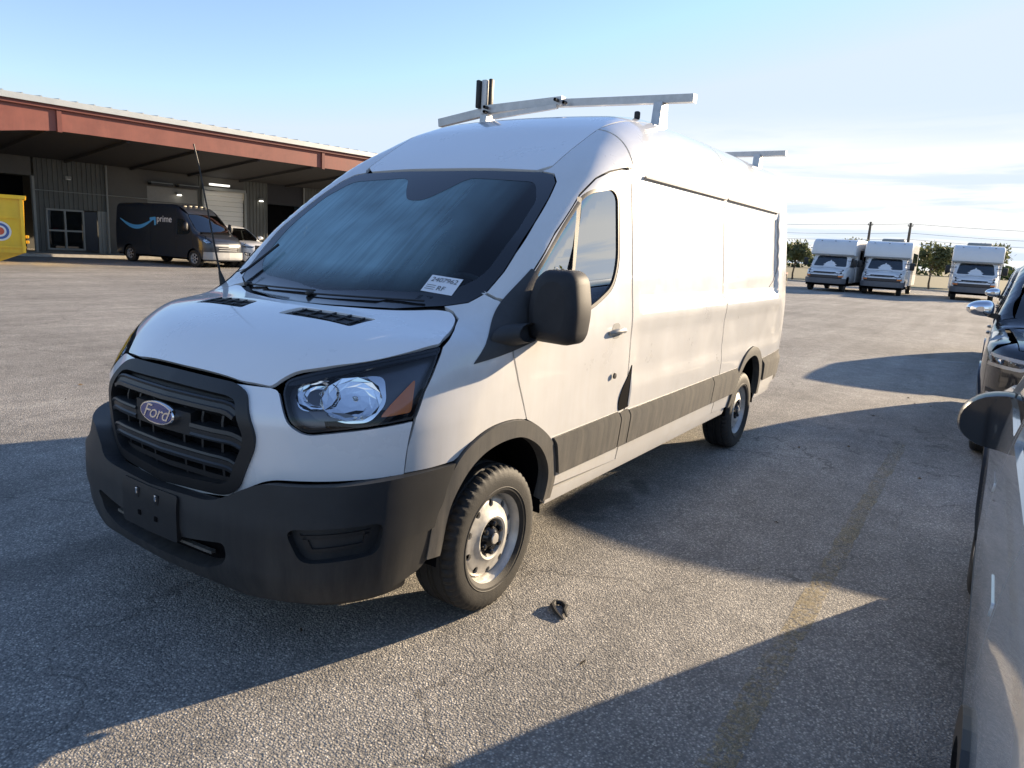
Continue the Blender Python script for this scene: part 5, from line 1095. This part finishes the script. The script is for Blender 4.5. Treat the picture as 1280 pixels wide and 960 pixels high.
# ---------------------------------------------------------------- shuttle buses
BUSB = Body([(.2, .98), (.45, 1.05), (.8, 1.08), (1.2, 1.06), (1.6, 1.02), (2.1, .98)], [(-.4, .6), (0, .98), (.1, 1.10), (.5, 1.25), (.95, 1.36), (1.3, 1.70), (1.65, 2.06), (2.0, 2.2), (4, 2.2)],
            [(.2, .08), (.4, .02), (.6, 0), (.9, .0), (1.1, .06), (1.4, .3)], [(0, 0), (.5, .03), (.75, .09), (.9, .2), (1.0, .4)], [(0, .06), (.4, .02), (.8, 0)], kx=.06, crown=.04, k_side=.1, k_front=.1, xc=1.4, xin=2.4)
M_BUS = mat('bus_white', (.78, .78, .77), .35, coat=.5, var=.03, vscale=2, dirt=((.5, .45, .36), .2, 0, 1.5))
M_TEETH = mat('lamp_clear', (.5, .5, .52), .2, metal=.6)
def make_bus():
    root = empty('shuttle_bus'); B = BUSB
    # wide passenger body with the moulded cap over the cab
    prof = [(1.48, 2.03), (1.46, 2.12), (1.52, 2.55), (1.68, 2.80), (1.95, 2.93), (2.4, 2.97), (7.3, 2.97), (7.42, 2.85), (7.45, .55), (2.35, .55), (2.35, 2.03)]
    b = MB()
    rows = []
    for y, k in ((-1.2, .10), (-1.17, .03), (-1.10, 0), (1.10, 0), (1.17, .03), (1.2, .10)):
        cx = np.array([q[0] for q in prof]); cz = np.array([q[1] for q in prof]); rows.append([(x + (k if x < 3 else -k*.5), y, z - (k*.9 if z > 2.5 else 0)) for x, z in prof])
    b.grid(rows, close=True); b.add(rows[0], [tuple(range(len(prof)))]); b.add(rows[-1], [tuple(range(len(prof)))]); b.build('passenger_body', M_BUS, root, smooth=40)
    b = MB(); b.box((1.475, 0, 2.07), (.05, 2.3, .05)); b.build('cap_lip', M_FRAME, root, smooth=0)
    ws_ = [(-.80, 1.40), (-.88, 1.42), (-.78, 1.93), (-.70, 1.985), (.70, 1.985), (.78, 1.93), (.88, 1.42), (.80, 1.40)]
    panel('windshield', B, 'front', rpoly(ws_, .04), M_CARGLASS, root, off=.004, depth=0, h=.15)
    panel('cab_face', B, 'front', rpoly([(-1.0, 1.38), (-.97, 2.05), (.97, 2.05), (1.0, 1.38), (.88, 1.34), (-.88, 1.34)], .05), M_BUS, root, holes=[rpoly(ws_, .04)], depth=.02, h=.15)
    panel('hood', B, 'top', rpoly([(.08, -.70), (.06, 0), (.08, .70), (.2, .84), (.90, .84), (.84, .5), (.80, 0), (.84, -.5), (.90, -.84), (.2, -.84)], .06), M_BUS, root, h=.12)
    panel('front_wing', B, 'side', rpoly([(.25, .55), (.25, 1.12), (.90, 1.33), (1.6, 2.0), (2.34, 2.02), (2.34, .5), (1.33, .5), (1.30, .72), (1.15, .85), (.9, .88), (.68, .80), (.56, .62), (.5, .5)], .03), M_BUS, root, h=.12, both=True, holes=[rpoly([(1.25, 1.40), (1.62, 1.90), (2.15, 1.92), (2.15, 1.36)], .05)])
    panel('cab_window', B, 'side', rpoly([(1.24, 1.39), (1.62, 1.91), (2.16, 1.93), (2.16, 1.35)], .05), M_DGLASS, root, off=-.012, depth=0, h=.2, both=True)
    panel('grille', B, 'polar', rpoly([(-.86, 1.03), (.86, 1.03), (.84, .76), (-.84, .76)], .03), mat('grille_brown', (.055, .045, .042), .5), root, off=0, h=.12)
    panel('grille_top', B, 'polar', rpoly([(-.55, 1.09), (.55, 1.09), (.55, 1.035), (-.55, 1.035)], .02), M_DARK, root, off=.002, h=.12)
    panel('chrome_bar', B, 'polar', rpoly([(-.62, .975), (.62, .975), (.62, .915), (-.62, .915)], .01), M_WTXT, root, off=.02, h=.12, depth=.03)
    for s in (-1, 1): panel('headlight', B, 'polar', rpoly([(s*.64, 1.0), (s*.92, 1.0), (s*.92, .90), (s*.64, .90)], .01), M_TEETH, root, off=.012, h=.1); panel('turn_signal', B, 'polar', rpoly([(s*.64, .885), (s*.92, .885), (s*.92, .83), (s*.64, .83)], .01), M_AMBER, root, off=.012, h=.1)
    panel('front_bumper', B, 'polar', rpoly([(-1.10, .74), (1.10, .74), (1.08, .46), (-1.08, .46)], .05), mat('bus_bumper', (.13, .13, .14), .5, var=.1), root, off=.06, depth=.10, h=.12)
    b = MB(); b.box((.0, 0, .62), (.05, .34, .16)); b.build('number_plate', M_FRAME, root, smooth=0)
    for s in (-1, 1):
        mr = empty('door_mirror', parent=root)
        b = MB(); b.bbox((1.05, s*1.32, 1.62), (.12, .24, .42), .05); b.build('mirror_shell', M_BLACK, mr); b = MB(); b.tube([(1.25, s*.95, 1.40), (1.1, s*1.22, 1.48)], .02, 6); b.build('mirror_arm', M_BLACK, mr); b = MB(); b.tube([(1.3, s*.92, 1.75), (1.1, s*1.22, 1.74)], .02, 6); b.build('mirror_arm', M_BLACK, mr)
        for k in range(4): b = MB(); b.box((3.2 + k*1.05, s*1.203, 2.02), (.92, .02, .72)); b.build('side_window', M_DGLASS, root, smooth=0)
    b = MB(); b.box((3.6, 0, .42), (6.6, 2.0, .2)); b.box((1.2, 0, .8), (1.9, 1.7, .7)); b.build('chassis', M_DARK, root, smooth=0)
    b = MB(); b.bbox((1.3, 0, 1.28), (.5, 1.5, .16), .05); b.build('dashboard', M_INT, root)
    for y in (-.45, .45): b = MB(); b.bbox((2.15, y, 1.45), (.14, .48, .7), .06); b.build('seat', M_SEAT, root)
    b = MB(); b.box((2.31, 0, 1.45), (.04, 1.92, 1.1)); b.build('partition', M_INT, root)
    for k in (-.75, 0, .75): b = MB(); b.bbox((1.76, k, 2.845), (.10, .08, .04), .02); b.build('marker_lamp', M_FRAME, root)
    w0 = alloy_wheel(.38, .24, .21, None, 6, 30); w0.parent = root; w0.location = (.92, -.86, .38)
    for x, y in ((.92, .86), (5.5, -1.02), (5.5, 1.02)): c = copy_tree(w0, root); c.location = (x, y, .38); c.rotation_euler = (0, x, 0 if y < 0 else math.pi)
    return root
GB = 'white shuttle buses parked in a row across the lot'
bus = make_bus(); bus.scale = (1.07, 1.07, 1.07); bus.location = (44.3, 6.05, 0); bus.rotation_euler = (0, 0, -.05); tag(bus, 'white shuttle bus farthest left of the three, nearest the white van', 'bus', GB)
for loc, rz, lb in (((44.8, 2.95, 0), .03, 'middle white shuttle bus of the three, between two others'), ((46.0, -1.62, 0), .035, 'white shuttle bus farthest right, beside the dark SUV')):
    c = copy_tree(bus); c.location = loc; c.rotation_euler = (0, 0, rz); tag(c, lb, 'bus', GB)
    b = MB(); b.bbox((4.2, 0, 3.06), (1.3, 1.2, .20), .08); b.build('roof_unit', M_FRAME, c)

# ---------------------------------------------------------------- trees
M_BARK = mat('bark', (.10, .075, .05), .9, var=.25, bump=.3, bscale=12)
def leaf_mat(name, c1, c2):
    m = bpy.data.materials.new(name); m.use_nodes = True; nt = m.node_tree; b = nt.nodes['Principled BSDF']; b.inputs['Roughness'].default_value = .6
    oi = nt.nodes.new('ShaderNodeNewGeometry'); n = nt.nodes.new('ShaderNodeTexNoise'); n.inputs['Scale'].default_value = .9; n.inputs['Detail'].default_value = 4; nt.links.new(oi.outputs['Position'], n.inputs['Vector'])
    r = nt.nodes.new('ShaderNodeMixRGB'); r.inputs[1].default_value = (*c1, 1); r.inputs[2].default_value = (*c2, 1); nt.links.new(n.outputs['Fac'], r.inputs[0]); nt.links.new(r.outputs[0], b.inputs['Base Color'])
    b.inputs['Subsurface Weight'].default_value = 0
    o = nt.nodes['Material Output']; tr = nt.nodes.new('ShaderNodeBsdfTranslucent'); nt.links.new(r.outputs[0], tr.inputs[0]); mx = nt.nodes.new('ShaderNodeMixShader'); mx.inputs[0].default_value = .35
    nt.links.new(b.outputs[0], mx.inputs[1]); nt.links.new(tr.outputs[0], mx.inputs[2]); nt.links.new(mx.outputs[0], o.inputs[0]); return m
M_LEAF = leaf_mat('leaf_olive', (.085, .105, .045), (.17, .185, .085)); M_LEAF2 = leaf_mat('leaf_dark', (.03, .05, .018), (.065, .09, .03))
def tree_meshes(seed, H=5., W=3.6, leaves=2600, size=.20):
    r = random.Random(seed); trunk = MB(); tips = []
    def limb(p, d, L, rad, lev):
        pts = [p]; q = p.copy()
        for k in range(4): q = q + d*(L/4) + Vector((r.uniform(-1, 1), r.uniform(-1, 1), r.uniform(-.2, .5)))*L*.05; pts.append(q.copy())
        trunk.tube(pts, [rad*(1 - .6*k/4) for k in range(5)], 6 if lev < 2 else 4)
        if lev >= 2: tips.extend(pts[2:]); return
        for k in range(5 if lev == 0 else 4):
            t = r.uniform(.45, 1.) if lev else r.uniform(.55, 1.); a = r.uniform(0, 6.28); nd = (d*r.uniform(.3, .9) + Vector((math.cos(a), math.sin(a), r.uniform(.0, .5)))).normalized()
            limb(pts[0].lerp(pts[-1], t), nd, L*r.uniform(.5, .75)*(W/H)**.5, rad*.5, lev + 1)
    limb(Vector((0, 0, -.05)), Vector((r.uniform(-.08, .08), r.uniform(-.08, .08), 1)).normalized(), H*.52, H*.022, 0)
    cen = [Vector(t) + Vector((r.gauss(0, .15), r.gauss(0, .15), r.gauss(0, .15)))*W*.3 for t in tips]
    lf = MB(); V = []; F = []
    for k in range(leaves):
        c = r.choice(cen); p = c + Vector((r.gauss(0, 1), r.gauss(0, 1), r.gauss(0, .8)))*W*.075
        if p.z < H*.22: continue
        n = Vector((r.gauss(0, 1), r.gauss(0, 1), r.gauss(.5, 1))).normalized(); a = n.orthogonal().normalized(); t = r.uniform(0, 6.28); a = a*math.cos(t) + n.cross(a)*math.sin(t); bb = n.cross(a); s = size*r.uniform(.6, 1.3)
        V += [p - a*s, p + bb*s*.45, p + a*s, p - bb*s*.45]; i = len(V); F.append((i-4, i-3, i-2, i-1))
    lf.add(V, F); return trunk.mesh('trunk'), lf.mesh('crown', smooth=0, recalc=False)
def tree(name, label, meshes, loc, s=1, rz=0, group=None, leaf=None):
    o = empty(name, loc, rz); o.scale = (s, s, s); tag(o, label, 'tree', group)
    a = link('trunk', meshes[0], o); c = link('crown', meshes[1], o)
    if not meshes[0].materials: meshes[0].materials.append(M_BARK)
    if not meshes[1].materials: meshes[1].materials.append(leaf or M_LEAF)
    return o
TA = tree_meshes(3); TB = tree_meshes(11, 5., 4.2, 3000); TCm = tree_meshes(21, 7., 6.2, 4200, .26)
GT = 'trees beyond the shuttle buses'
tree('small_tree', 'small leafy tree beside the white van, left of the buses', TA, (70, 13.6, 0), .86, 0, GT)
tree('small_tree', 'small leafy tree between the middle and right shuttle bus', TB, (66, 1.9, 0), .80, 1, GT)
tree('small_tree', 'tree showing over the roof of the left shuttle bus', TB, (82, 10.6, 0), .92, 2, GT)
tree('small_tree', 'tree showing over the roof of the middle shuttle bus', TA, (80, 6.2, 0), .88, 3, GT)
tree('small_tree', 'tree showing over the roof of the right shuttle bus', TB, (84, -1.9, 0), .95, 4, GT)
# the other side of the lot, mirrored in the van's flank and window
GT2 = 'trees along the road edge right of the lot'
for k, (x, y, s) in enumerate(((2, -36, .95), (9, -34, .8), (14.5, -38, 1.1), (22, -36, .9), (30, -41, 1.2), (38, -38, 1.0), (47, -43, 1.15), (57, -40, 1.0), (68, -44, 1.2), (-8, -35, 1.0), (-17, -38, 1.1))):
    tree('roadside_tree', 'roadside tree outside the picture, reflected in the side of the white van', TCm if k % 3 else TB, (x, y, 0), s*(1 if k % 3 else 1.3), k*1.3, GT2)
sh = tag(empty('white_shed', (17.5, -27, 0), .3), 'small white gabled shed at the right edge of the lot', 'shed')
b = MB(); b.prism([(-2.2, 0), (2.2, 0), (2.2, 2.9), (0, 4.2), (-2.2, 2.9)], -3, 3, 'x'); b.build('wall', M_BUS, sh, smooth=0)
for s in (-1, 1): b = MB(); b.add([(-3.2, 0, 4.32), (3.2, 0, 4.32), (3.2, s*2.5, 2.80), (-3.2, s*2.5, 2.80), (-3.2, 0, 4.22), (3.2, 0, 4.22), (3.2, s*2.5, 2.70), (-3.2, s*2.5, 2.70)], [(0,1,2,3), (4,7,6,5), (0,4,5,1), (1,5,6,2), (2,6,7,3), (3,7,4,0)]); b.build('roof', M_ROOF, sh, smooth=0)
b = MB(); b.box((-1, 2.22, 1.0), (.9, .06, 2.0)); b.build('door', M_FRAME, sh, smooth=0)

# distant tree line, one soft mass on the horizon
r_ = random.Random(5); b = MB(); V = []; F = []
for k in range(9000):
    t = r_.uniform(-1, 1); ang = math.radians(2 + t*32); R = 240 + r_.uniform(-12, 12); hmax = 5.2 + 1.9*math.sin(ang*37) + 1.5*math.sin(ang*83 + 1) + .8*math.sin(ang*190)
    z = r_.uniform(0, 1)**.8*hmax; p = Vector((R*math.cos(ang), R*math.sin(ang), z)); s = r_.uniform(.5, 1.1); n = Vector((r_.gauss(0, 1), r_.gauss(0, 1), r_.gauss(0, 1))).normalized(); a = n.orthogonal().normalized(); c = n.cross(a)
    V += [p - a*s, p + c*s*.6, p + a*s, p - c*s*.6]; i = len(V); F.append((i-4, i-3, i-2, i-1))
b.add(V, F); tl = b.build('tree_line', M_LEAF2, None, smooth=0, recalc=False); tag(tl, 'hazy line of far trees along the horizon', 'tree line', kind='stuff')

# ---------------------------------------------------------------- poles and wires
M_WOOD = mat('pole_wood', (.16, .13, .10), .9, var=.2)
GPn = 'utility poles behind the buses'
def pole(loc, h, label, lean=0):
    o = tag(empty('utility_pole', loc), label, 'pole', GPn); o.rotation_euler = (lean, 0, 0)
    b = MB(); b.tube([(0, 0, -.1), (0, 0, h)], [.19, .13], 10); b.build('shaft', M_WOOD, o)
    b = MB(); b.bar((0, -.28, h - .35), (0, .28, h - .35), .08, .10); b.build('cross_arm', M_WOOD, o)
    for y in (-.24, .24): b = MB(); b.lathe([(.03, 0), (.05, .06), (.03, .14), (.0005, .15)], 8, 'z', c=(0, y, h - .30)); b.build('insulator', M_FRAME, o)
    return o
pole((92, 10.6, 0), 6.7, 'leaning wooden utility pole above the left shuttle bus', .0); pole((92, 6.45, 0), 6.7, 'wooden utility pole above the middle shuttle bus')
M_WIRE = mat('wire', (.05, .05, .05), .6)
GW = 'overhead wires behind the buses'
for k, (z, lb) in enumerate(((6.6, 'topmost overhead wire running behind the shuttle buses'), (5.6, 'second overhead wire from the top behind the shuttle buses'), (4.9, 'lowest overhead wire running behind the shuttle buses'))):
    b = MB(); pts = []
    for y in np.linspace(-60, 40, 61): ph = ((y - 6.45) % 33)/33; pts.append((92 + (.4 if k else 0), float(y), z - .5*4*ph*(1 - ph)))
    b.tube(pts, .017, 5); tag(b.build('overhead_wire', M_WIRE), lb, 'wire', GW)

# parked things glimpsed left of the buses
tr = tag(empty('flat_trailer', (52, 11.2, 0), .1), 'red framed flat trailer standing left of the buses', 'trailer')
M_RTR = mat('trailer_red', (.22, .05, .04), .6)
b = MB(); b.box((0, 0, .75), (4.5, 2.0, .14)); b.build('deck', M_RTR, tr, smooth=0); b = MB(); b.box((-2.2, 0, 1.05), (.1, 2.0, .5)); b.build('headboard', M_RTR, tr, smooth=0)
for x in (.6, 1.5):
    for s in (-1, 1): b = MB(); b.lathe([(.18, -.1), (.34, -.1), (.36, 0), (.34, .1), (.18, .1)], 20, 'y', c=(x, s*.95, .36)); b.build('wheel', M_RUB, tr)
b = MB(); b.bar((-2.2, 0, .7), (-3.6, 0, .5), .1, .12); b.tube([(-3.2, 0, .5), (-3.2, 0, 0)], .04, 6); b.build('drawbar', M_BLACK, tr, smooth=0)
# ---------------------------------------------------------------- ground
def asphalt_mat():
    m = bpy.data.materials.new('worn_asphalt'); m.use_nodes = True; nt = m.node_tree; N = nt.nodes.new; L = nt.links.new; b = nt.nodes['Principled BSDF']
    g = N('ShaderNodeNewGeometry'); P = g.outputs['Position']
    v = N('ShaderNodeTexVoronoi'); v.inputs['Scale'].default_value = 112; L(P, v.inputs['Vector'])          # stones about a centimetre across
    v2 = N('ShaderNodeTexVoronoi'); v2.inputs['Scale'].default_value = 190; L(P, v2.inputs['Vector'])
    sp_ = N('ShaderNodeSeparateColor'); L(v.outputs['Color'], sp_.inputs[0])
    cr = N('ShaderNodeValToRGB'); e = cr.color_ramp.elements; e[0].position = 0; e[0].color = (.15, .145, .137, 1); e[1].position = 1; e[1].color = (.72, .67, .58, 1)
    for p_, c_ in ((.25, (.26, .248, .225)), (.55, (.38, .355, .315)), (.85, (.48, .445, .39))): q = e.new(p_); q.color = (*c_, 1)
    L(sp_.outputs[0], cr.inputs[0])
    # dark binder between the stones
    mr = N('ShaderNodeMapRange'); mr.inputs[1].default_value = .25; mr.inputs[2].default_value = .62; mr.inputs[3].default_value = 0; mr.inputs[4].default_value = .75; L(v.outputs['Distance'], mr.inputs[0])
    mx = N('ShaderNodeMixRGB'); mx.inputs[2].default_value = (.18, .172, .16, 1); L(mr.outputs[0], mx.inputs[0]); L(cr.outputs[0], mx.inputs[1])
    # broad patches of wear and damp
    n1 = N('ShaderNodeTexNoise'); n1.inputs['Scale'].default_value = .35; n1.inputs['Detail'].default_value = 7; n1.inputs['Roughness'].default_value = .6; L(P, n1.inputs['Vector'])
    m1 = N('ShaderNodeMapRange'); m1.inputs[1].default_value = .3; m1.inputs[2].default_value = .7; m1.inputs[3].default_value = .74; m1.inputs[4].default_value = 1.22; L(n1.outputs['Fac'], m1.inputs[0])
    n2 = N('ShaderNodeTexNoise'); n2.inputs['Scale'].default_value = 4.5; n2.inputs['Detail'].default_value = 5; L(P, n2.inputs['Vector'])
    m2 = N('ShaderNodeMapRange'); m2.inputs[1].default_value = .3; m2.inputs[2].default_value = .7; m2.inputs[3].default_value = .86; m2.inputs[4].default_value = 1.12; L(n2.outputs['Fac'], m2.inputs[0])
    a = N('ShaderNodeMath'); a.operation = 'MULTIPLY'; L(m1.outputs[0], a.inputs[0]); L(m2.outputs[0], a.inputs[1])
    x2 = N('ShaderNodeMixRGB'); x2.blend_type = 'MULTIPLY'; x2.inputs[0].default_value = 1; L(mx.outputs[0], x2.inputs[1]); L(a.outputs[0], x2.inputs[2])
    ms = N('ShaderNodeMapping'); ms.inputs['Scale'].default_value = (.10, 1.6, 1); ms.inputs['Rotation'].default_value = (0, 0, .22); L(P, ms.inputs['Vector']); ns = N('ShaderNodeTexNoise'); ns.inputs['Scale'].default_value = 1.3; ns.inputs['Detail'].default_value = 5; L(ms.outputs[0], ns.inputs['Vector'])
    m4 = N('ShaderNodeMapRange'); m4.inputs[1].default_value = .32; m4.inputs[2].default_value = .68; m4.inputs[3].default_value = .84; m4.inputs[4].default_value = 1.12; L(ns.outputs['Fac'], m4.inputs[0])
    xs_ = N('ShaderNodeMixRGB'); xs_.blend_type = 'MULTIPLY'; xs_.inputs[0].default_value = 1; L(x2.outputs[0], xs_.inputs[1]); L(m4.outputs[0], xs_.inputs[2]); x2 = xs_
    # hairline cracks
    nd = N('ShaderNodeTexNoise'); nd.inputs['Scale'].default_value = 1.7; nd.inputs['Detail'].default_value = 6; L(P, nd.inputs['Vector'])
    ad = N('ShaderNodeVectorMath'); ad.operation = 'ADD'; L(P, ad.inputs[0]); sc = N('ShaderNodeVectorMath'); sc.operation = 'SCALE'; sc.inputs['Scale'].default_value = .9; L(nd.outputs['Color'], sc.inputs[0]); L(sc.outputs[0], ad.inputs[1])
    vc = N('ShaderNodeTexVoronoi'); vc.feature = 'DISTANCE_TO_EDGE'; vc.inputs['Scale'].default_value = .42; L(ad.outputs[0], vc.inputs['Vector'])
    rc = N('ShaderNodeMapRange'); rc.inputs[1].default_value = .001; rc.inputs[2].default_value = .0045; rc.inputs[3].default_value = .48; rc.inputs[4].default_value = 0; L(vc.outputs['Distance'], rc.inputs[0])
    mk = N('ShaderNodeMath'); mk.operation = 'MULTIPLY'; L(rc.outputs[0], mk.inputs[0]); L(m1.outputs[0], mk.inputs[1])
    x3 = N('ShaderNodeMixRGB'); x3.inputs[2].default_value = (.05, .046, .042, 1); L(mk.outputs[0], x3.inputs[0]); L(x2.outputs[0], x3.inputs[1])
    # dark drips where vehicles stood
    s = N('ShaderNodeSeparateXYZ'); L(ad.outputs[0], s.inputs[0]); last = x3.outputs[0]
    for cx, cy, rx, ry, k in ((1.62, -.62, .30, .16, .55), (2.1, -.70, .22, .12, .5), (1.25, -.75, .2, .12, .4), (-.9, .9, .5, .25, .35), (-1.4, 2.2, .8, .5, .3), (.6, -3.2, .3, .2, .3)):
        q = N('ShaderNodeVectorMath'); q.operation = 'SUBTRACT'; q.inputs[1].default_value = (cx + .45, cy + .45, 0); L(ad.outputs[0], q.inputs[0]); w = N('ShaderNodeVectorMath'); w.operation = 'MULTIPLY'; w.inputs[1].default_value = (1/rx, 1/ry, 0); L(q.outputs[0], w.inputs[0])
        l = N('ShaderNodeVectorMath'); l.operation = 'LENGTH'; L(w.outputs[0], l.inputs[0]); r = N('ShaderNodeMapRange'); r.inputs[1].default_value = .55; r.inputs[2].default_value = 1.1; r.inputs[3].default_value = k; r.inputs[4].default_value = 0; L(l.outputs['Value'], r.inputs[0])
        x = N('ShaderNodeMixRGB'); x.inputs[2].default_value = (.05, .048, .045, 1); L(r.outputs[0], x.inputs[0]); L(last, x.inputs[1]); last = x.outputs[0]
    L(last, b.inputs['Base Color']); b.inputs['Roughness'].default_value = .82; b.inputs['Specular IOR Level'].default_value = .35
    # relief
    hh = N('ShaderNodeMath'); hh.operation = 'MULTIPLY_ADD'; hh.inputs[1].default_value = -1.; L(v.outputs['Distance'], hh.inputs[0]); h2 = N('ShaderNodeMath'); h2.operation = 'MULTIPLY'; h2.inputs[1].default_value = -.35; L(v2.outputs['Distance'], h2.inputs[0]); L(h2.outputs[0], hh.inputs[2])
    h3 = N('ShaderNodeMath'); h3.operation = 'MULTIPLY_ADD'; h3.inputs[1].default_value = .55; L(sp_.outputs[1], h3.inputs[0]); L(hh.outputs[0], h3.inputs[2])
    bp = N('ShaderNodeBump'); bp.inputs['Strength'].default_value = .6; bp.inputs['Distance'].default_value = .006; L(h3.outputs[0], bp.inputs['Height']); L(bp.outputs[0], b.inputs['Normal'])
    return m
b = MB(); b.add([(-60, -30, 0), (62, -30, 0), (62, 60, 0), (-60, 60, 0)], [(0, 1, 2, 3)]); tag(b.build('parking_lot', asphalt_mat(), smooth=0), kind='structure')
def grass_mat():
    return mat('dry_grass', (.17, .15, .075), .95, var=.35, vscale=1.5, bump=.6, bscale=9)
b = MB(); b.add([(-900, -900, -.06), (900, -900, -.06), (900, 900, -.06), (-900, 900, -.06)], [(0, 1, 2, 3)]); tag(b.build('ground', grass_mat(), smooth=0), kind='structure')
for p0, p1 in (((62, -30), (62, 60)), ((-60, -30), (62, -30))):
    b = MB(); b.bar((*p0, .03), (*p1, .03), .18, .20); tag(b.build('lot_kerb', mat('kerb_concrete', (.42, .40, .36), .85, var=.15), smooth=0), kind='structure')
# worn yellow bay line
def worn(name, c, thr, sc):
    m = bpy.data.materials.new(name); m.use_nodes = True; nt = m.node_tree; N = nt.nodes.new; L = nt.links.new; bs = nt.nodes['Principled BSDF']; bs.inputs['Roughness'].default_value = .8
    g = N('ShaderNodeNewGeometry'); n = N('ShaderNodeTexNoise'); n.inputs['Scale'].default_value = sc; n.inputs['Detail'].default_value = 8; n.inputs['Roughness'].default_value = .75; L(g.outputs['Position'], n.inputs['Vector'])
    v = N('ShaderNodeTexVoronoi'); v.inputs['Scale'].default_value = 85; L(g.outputs['Position'], v.inputs['Vector']); s = N('ShaderNodeSeparateColor'); L(v.outputs['Color'], s.inputs[0])
    mx = N('ShaderNodeMixRGB'); mx.inputs[1].default_value = (*[q*.55 for q in c], 1); mx.inputs[2].default_value = (*c, 1); L(s.outputs[0], mx.inputs[0]); L(mx.outputs[0], bs.inputs['Base Color'])
    a = N('ShaderNodeMath'); a.operation = 'MULTIPLY_ADD'; a.inputs[1].default_value = .35; L(s.outputs[1], a.inputs[0]); L(n.outputs['Fac'], a.inputs[2])
    r = N('ShaderNodeMapRange'); r.inputs[1].default_value = thr; r.inputs[2].default_value = thr + .12; r.inputs[3].default_value = 0; r.inputs[4].default_value = .42; L(a.outputs[0], r.inputs[0]); L(r.outputs[0], bs.inputs['Alpha']); return m
M_LINE = worn('worn_yellow_line', (.46, .36, .17), .60, 3.)
rl = random.Random(2)
def strip(name, pts, w, m, z=.004):
    b = MB(); rows = []
    for i, (x, y) in enumerate(pts):
        rows.append([(x, y - w/2*rl.uniform(.85, 1.15), z), (x, y + w/2*rl.uniform(.85, 1.15), z)])
    b.grid(rows); return b.build(name, m, smooth=0)
tag(strip('bay_line', [(x, -2.17) for x in np.arange(-2.5, 5.2, .1)], .105, M_LINE), kind='structure')
for x in (): pass
# white powder spill on the asphalt
M_SPILL = worn('white_spill', (.75, .75, .73), .42, 6.)
b = MB(); pts = [(12.55, -1.20, .02), (12.62, -1.40, .16), (12.72, -1.62, .10), (12.78, -1.85, .14), (12.85, -2.05, .05), (12.80, -2.20, .16), (12.95, -2.32, .10), (12.9, -2.7, .03), (12.95, -3.0, .03)]
b.grid([[(x - w/2*1.6, y, .004), (x + w/2*1.6, y, .004)] for x, y, w in pts]); tag(b.build('white_spill', M_SPILL, smooth=0), 'thin white powder spill on the asphalt beside the SUV', 'spill')
# twisted strip of black rubber
b = MB(); P = [(.10, -1.30, .008), (.13, -1.245, .02), (.165, -1.205, .03), (.205, -1.195, .024), (.225, -1.225, .015), (.20, -1.262, .014), (.165, -1.272, .02), (.135, -1.30, .008)]
b.tube([Vector((q[0], q[1], .004 + q[2]*.55)) for q in P], [.005, .010, .013, .012, .012, .013, .011, .004], 6); tag(b.build('rubber_scrap', M_RUB), 'twisted black rubber scrap lying on the sunlit asphalt', 'litter')
# dead leaves and bits
rr_ = random.Random(9); ML = mat('dead_leaf', (.11, .075, .04), .8, var=.3)
V = []; F = []; b = MB()
for k in range(60):
    x, y = rr_.uniform(-3, 9), rr_.uniform(-2.6, 7)
    a = rr_.uniform(0, 6.28); s = rr_.uniform(.012, .03); V += [(x + s*math.cos(a), y + s*math.sin(a), .008), (x - s*.4*math.sin(a), y + s*.4*math.cos(a), .018), (x - s*math.cos(a), y - s*math.sin(a), .007), (x + s*.4*math.sin(a), y - s*.4*math.cos(a), .004)]; i = len(V); F.append((i-4, i-3, i-2, i-1))
b.add(V, F); tag(b.build('leaf_litter', ML, smooth=0, recalc=False), 'scattered dead leaf bits on the asphalt', 'litter', kind='stuff')
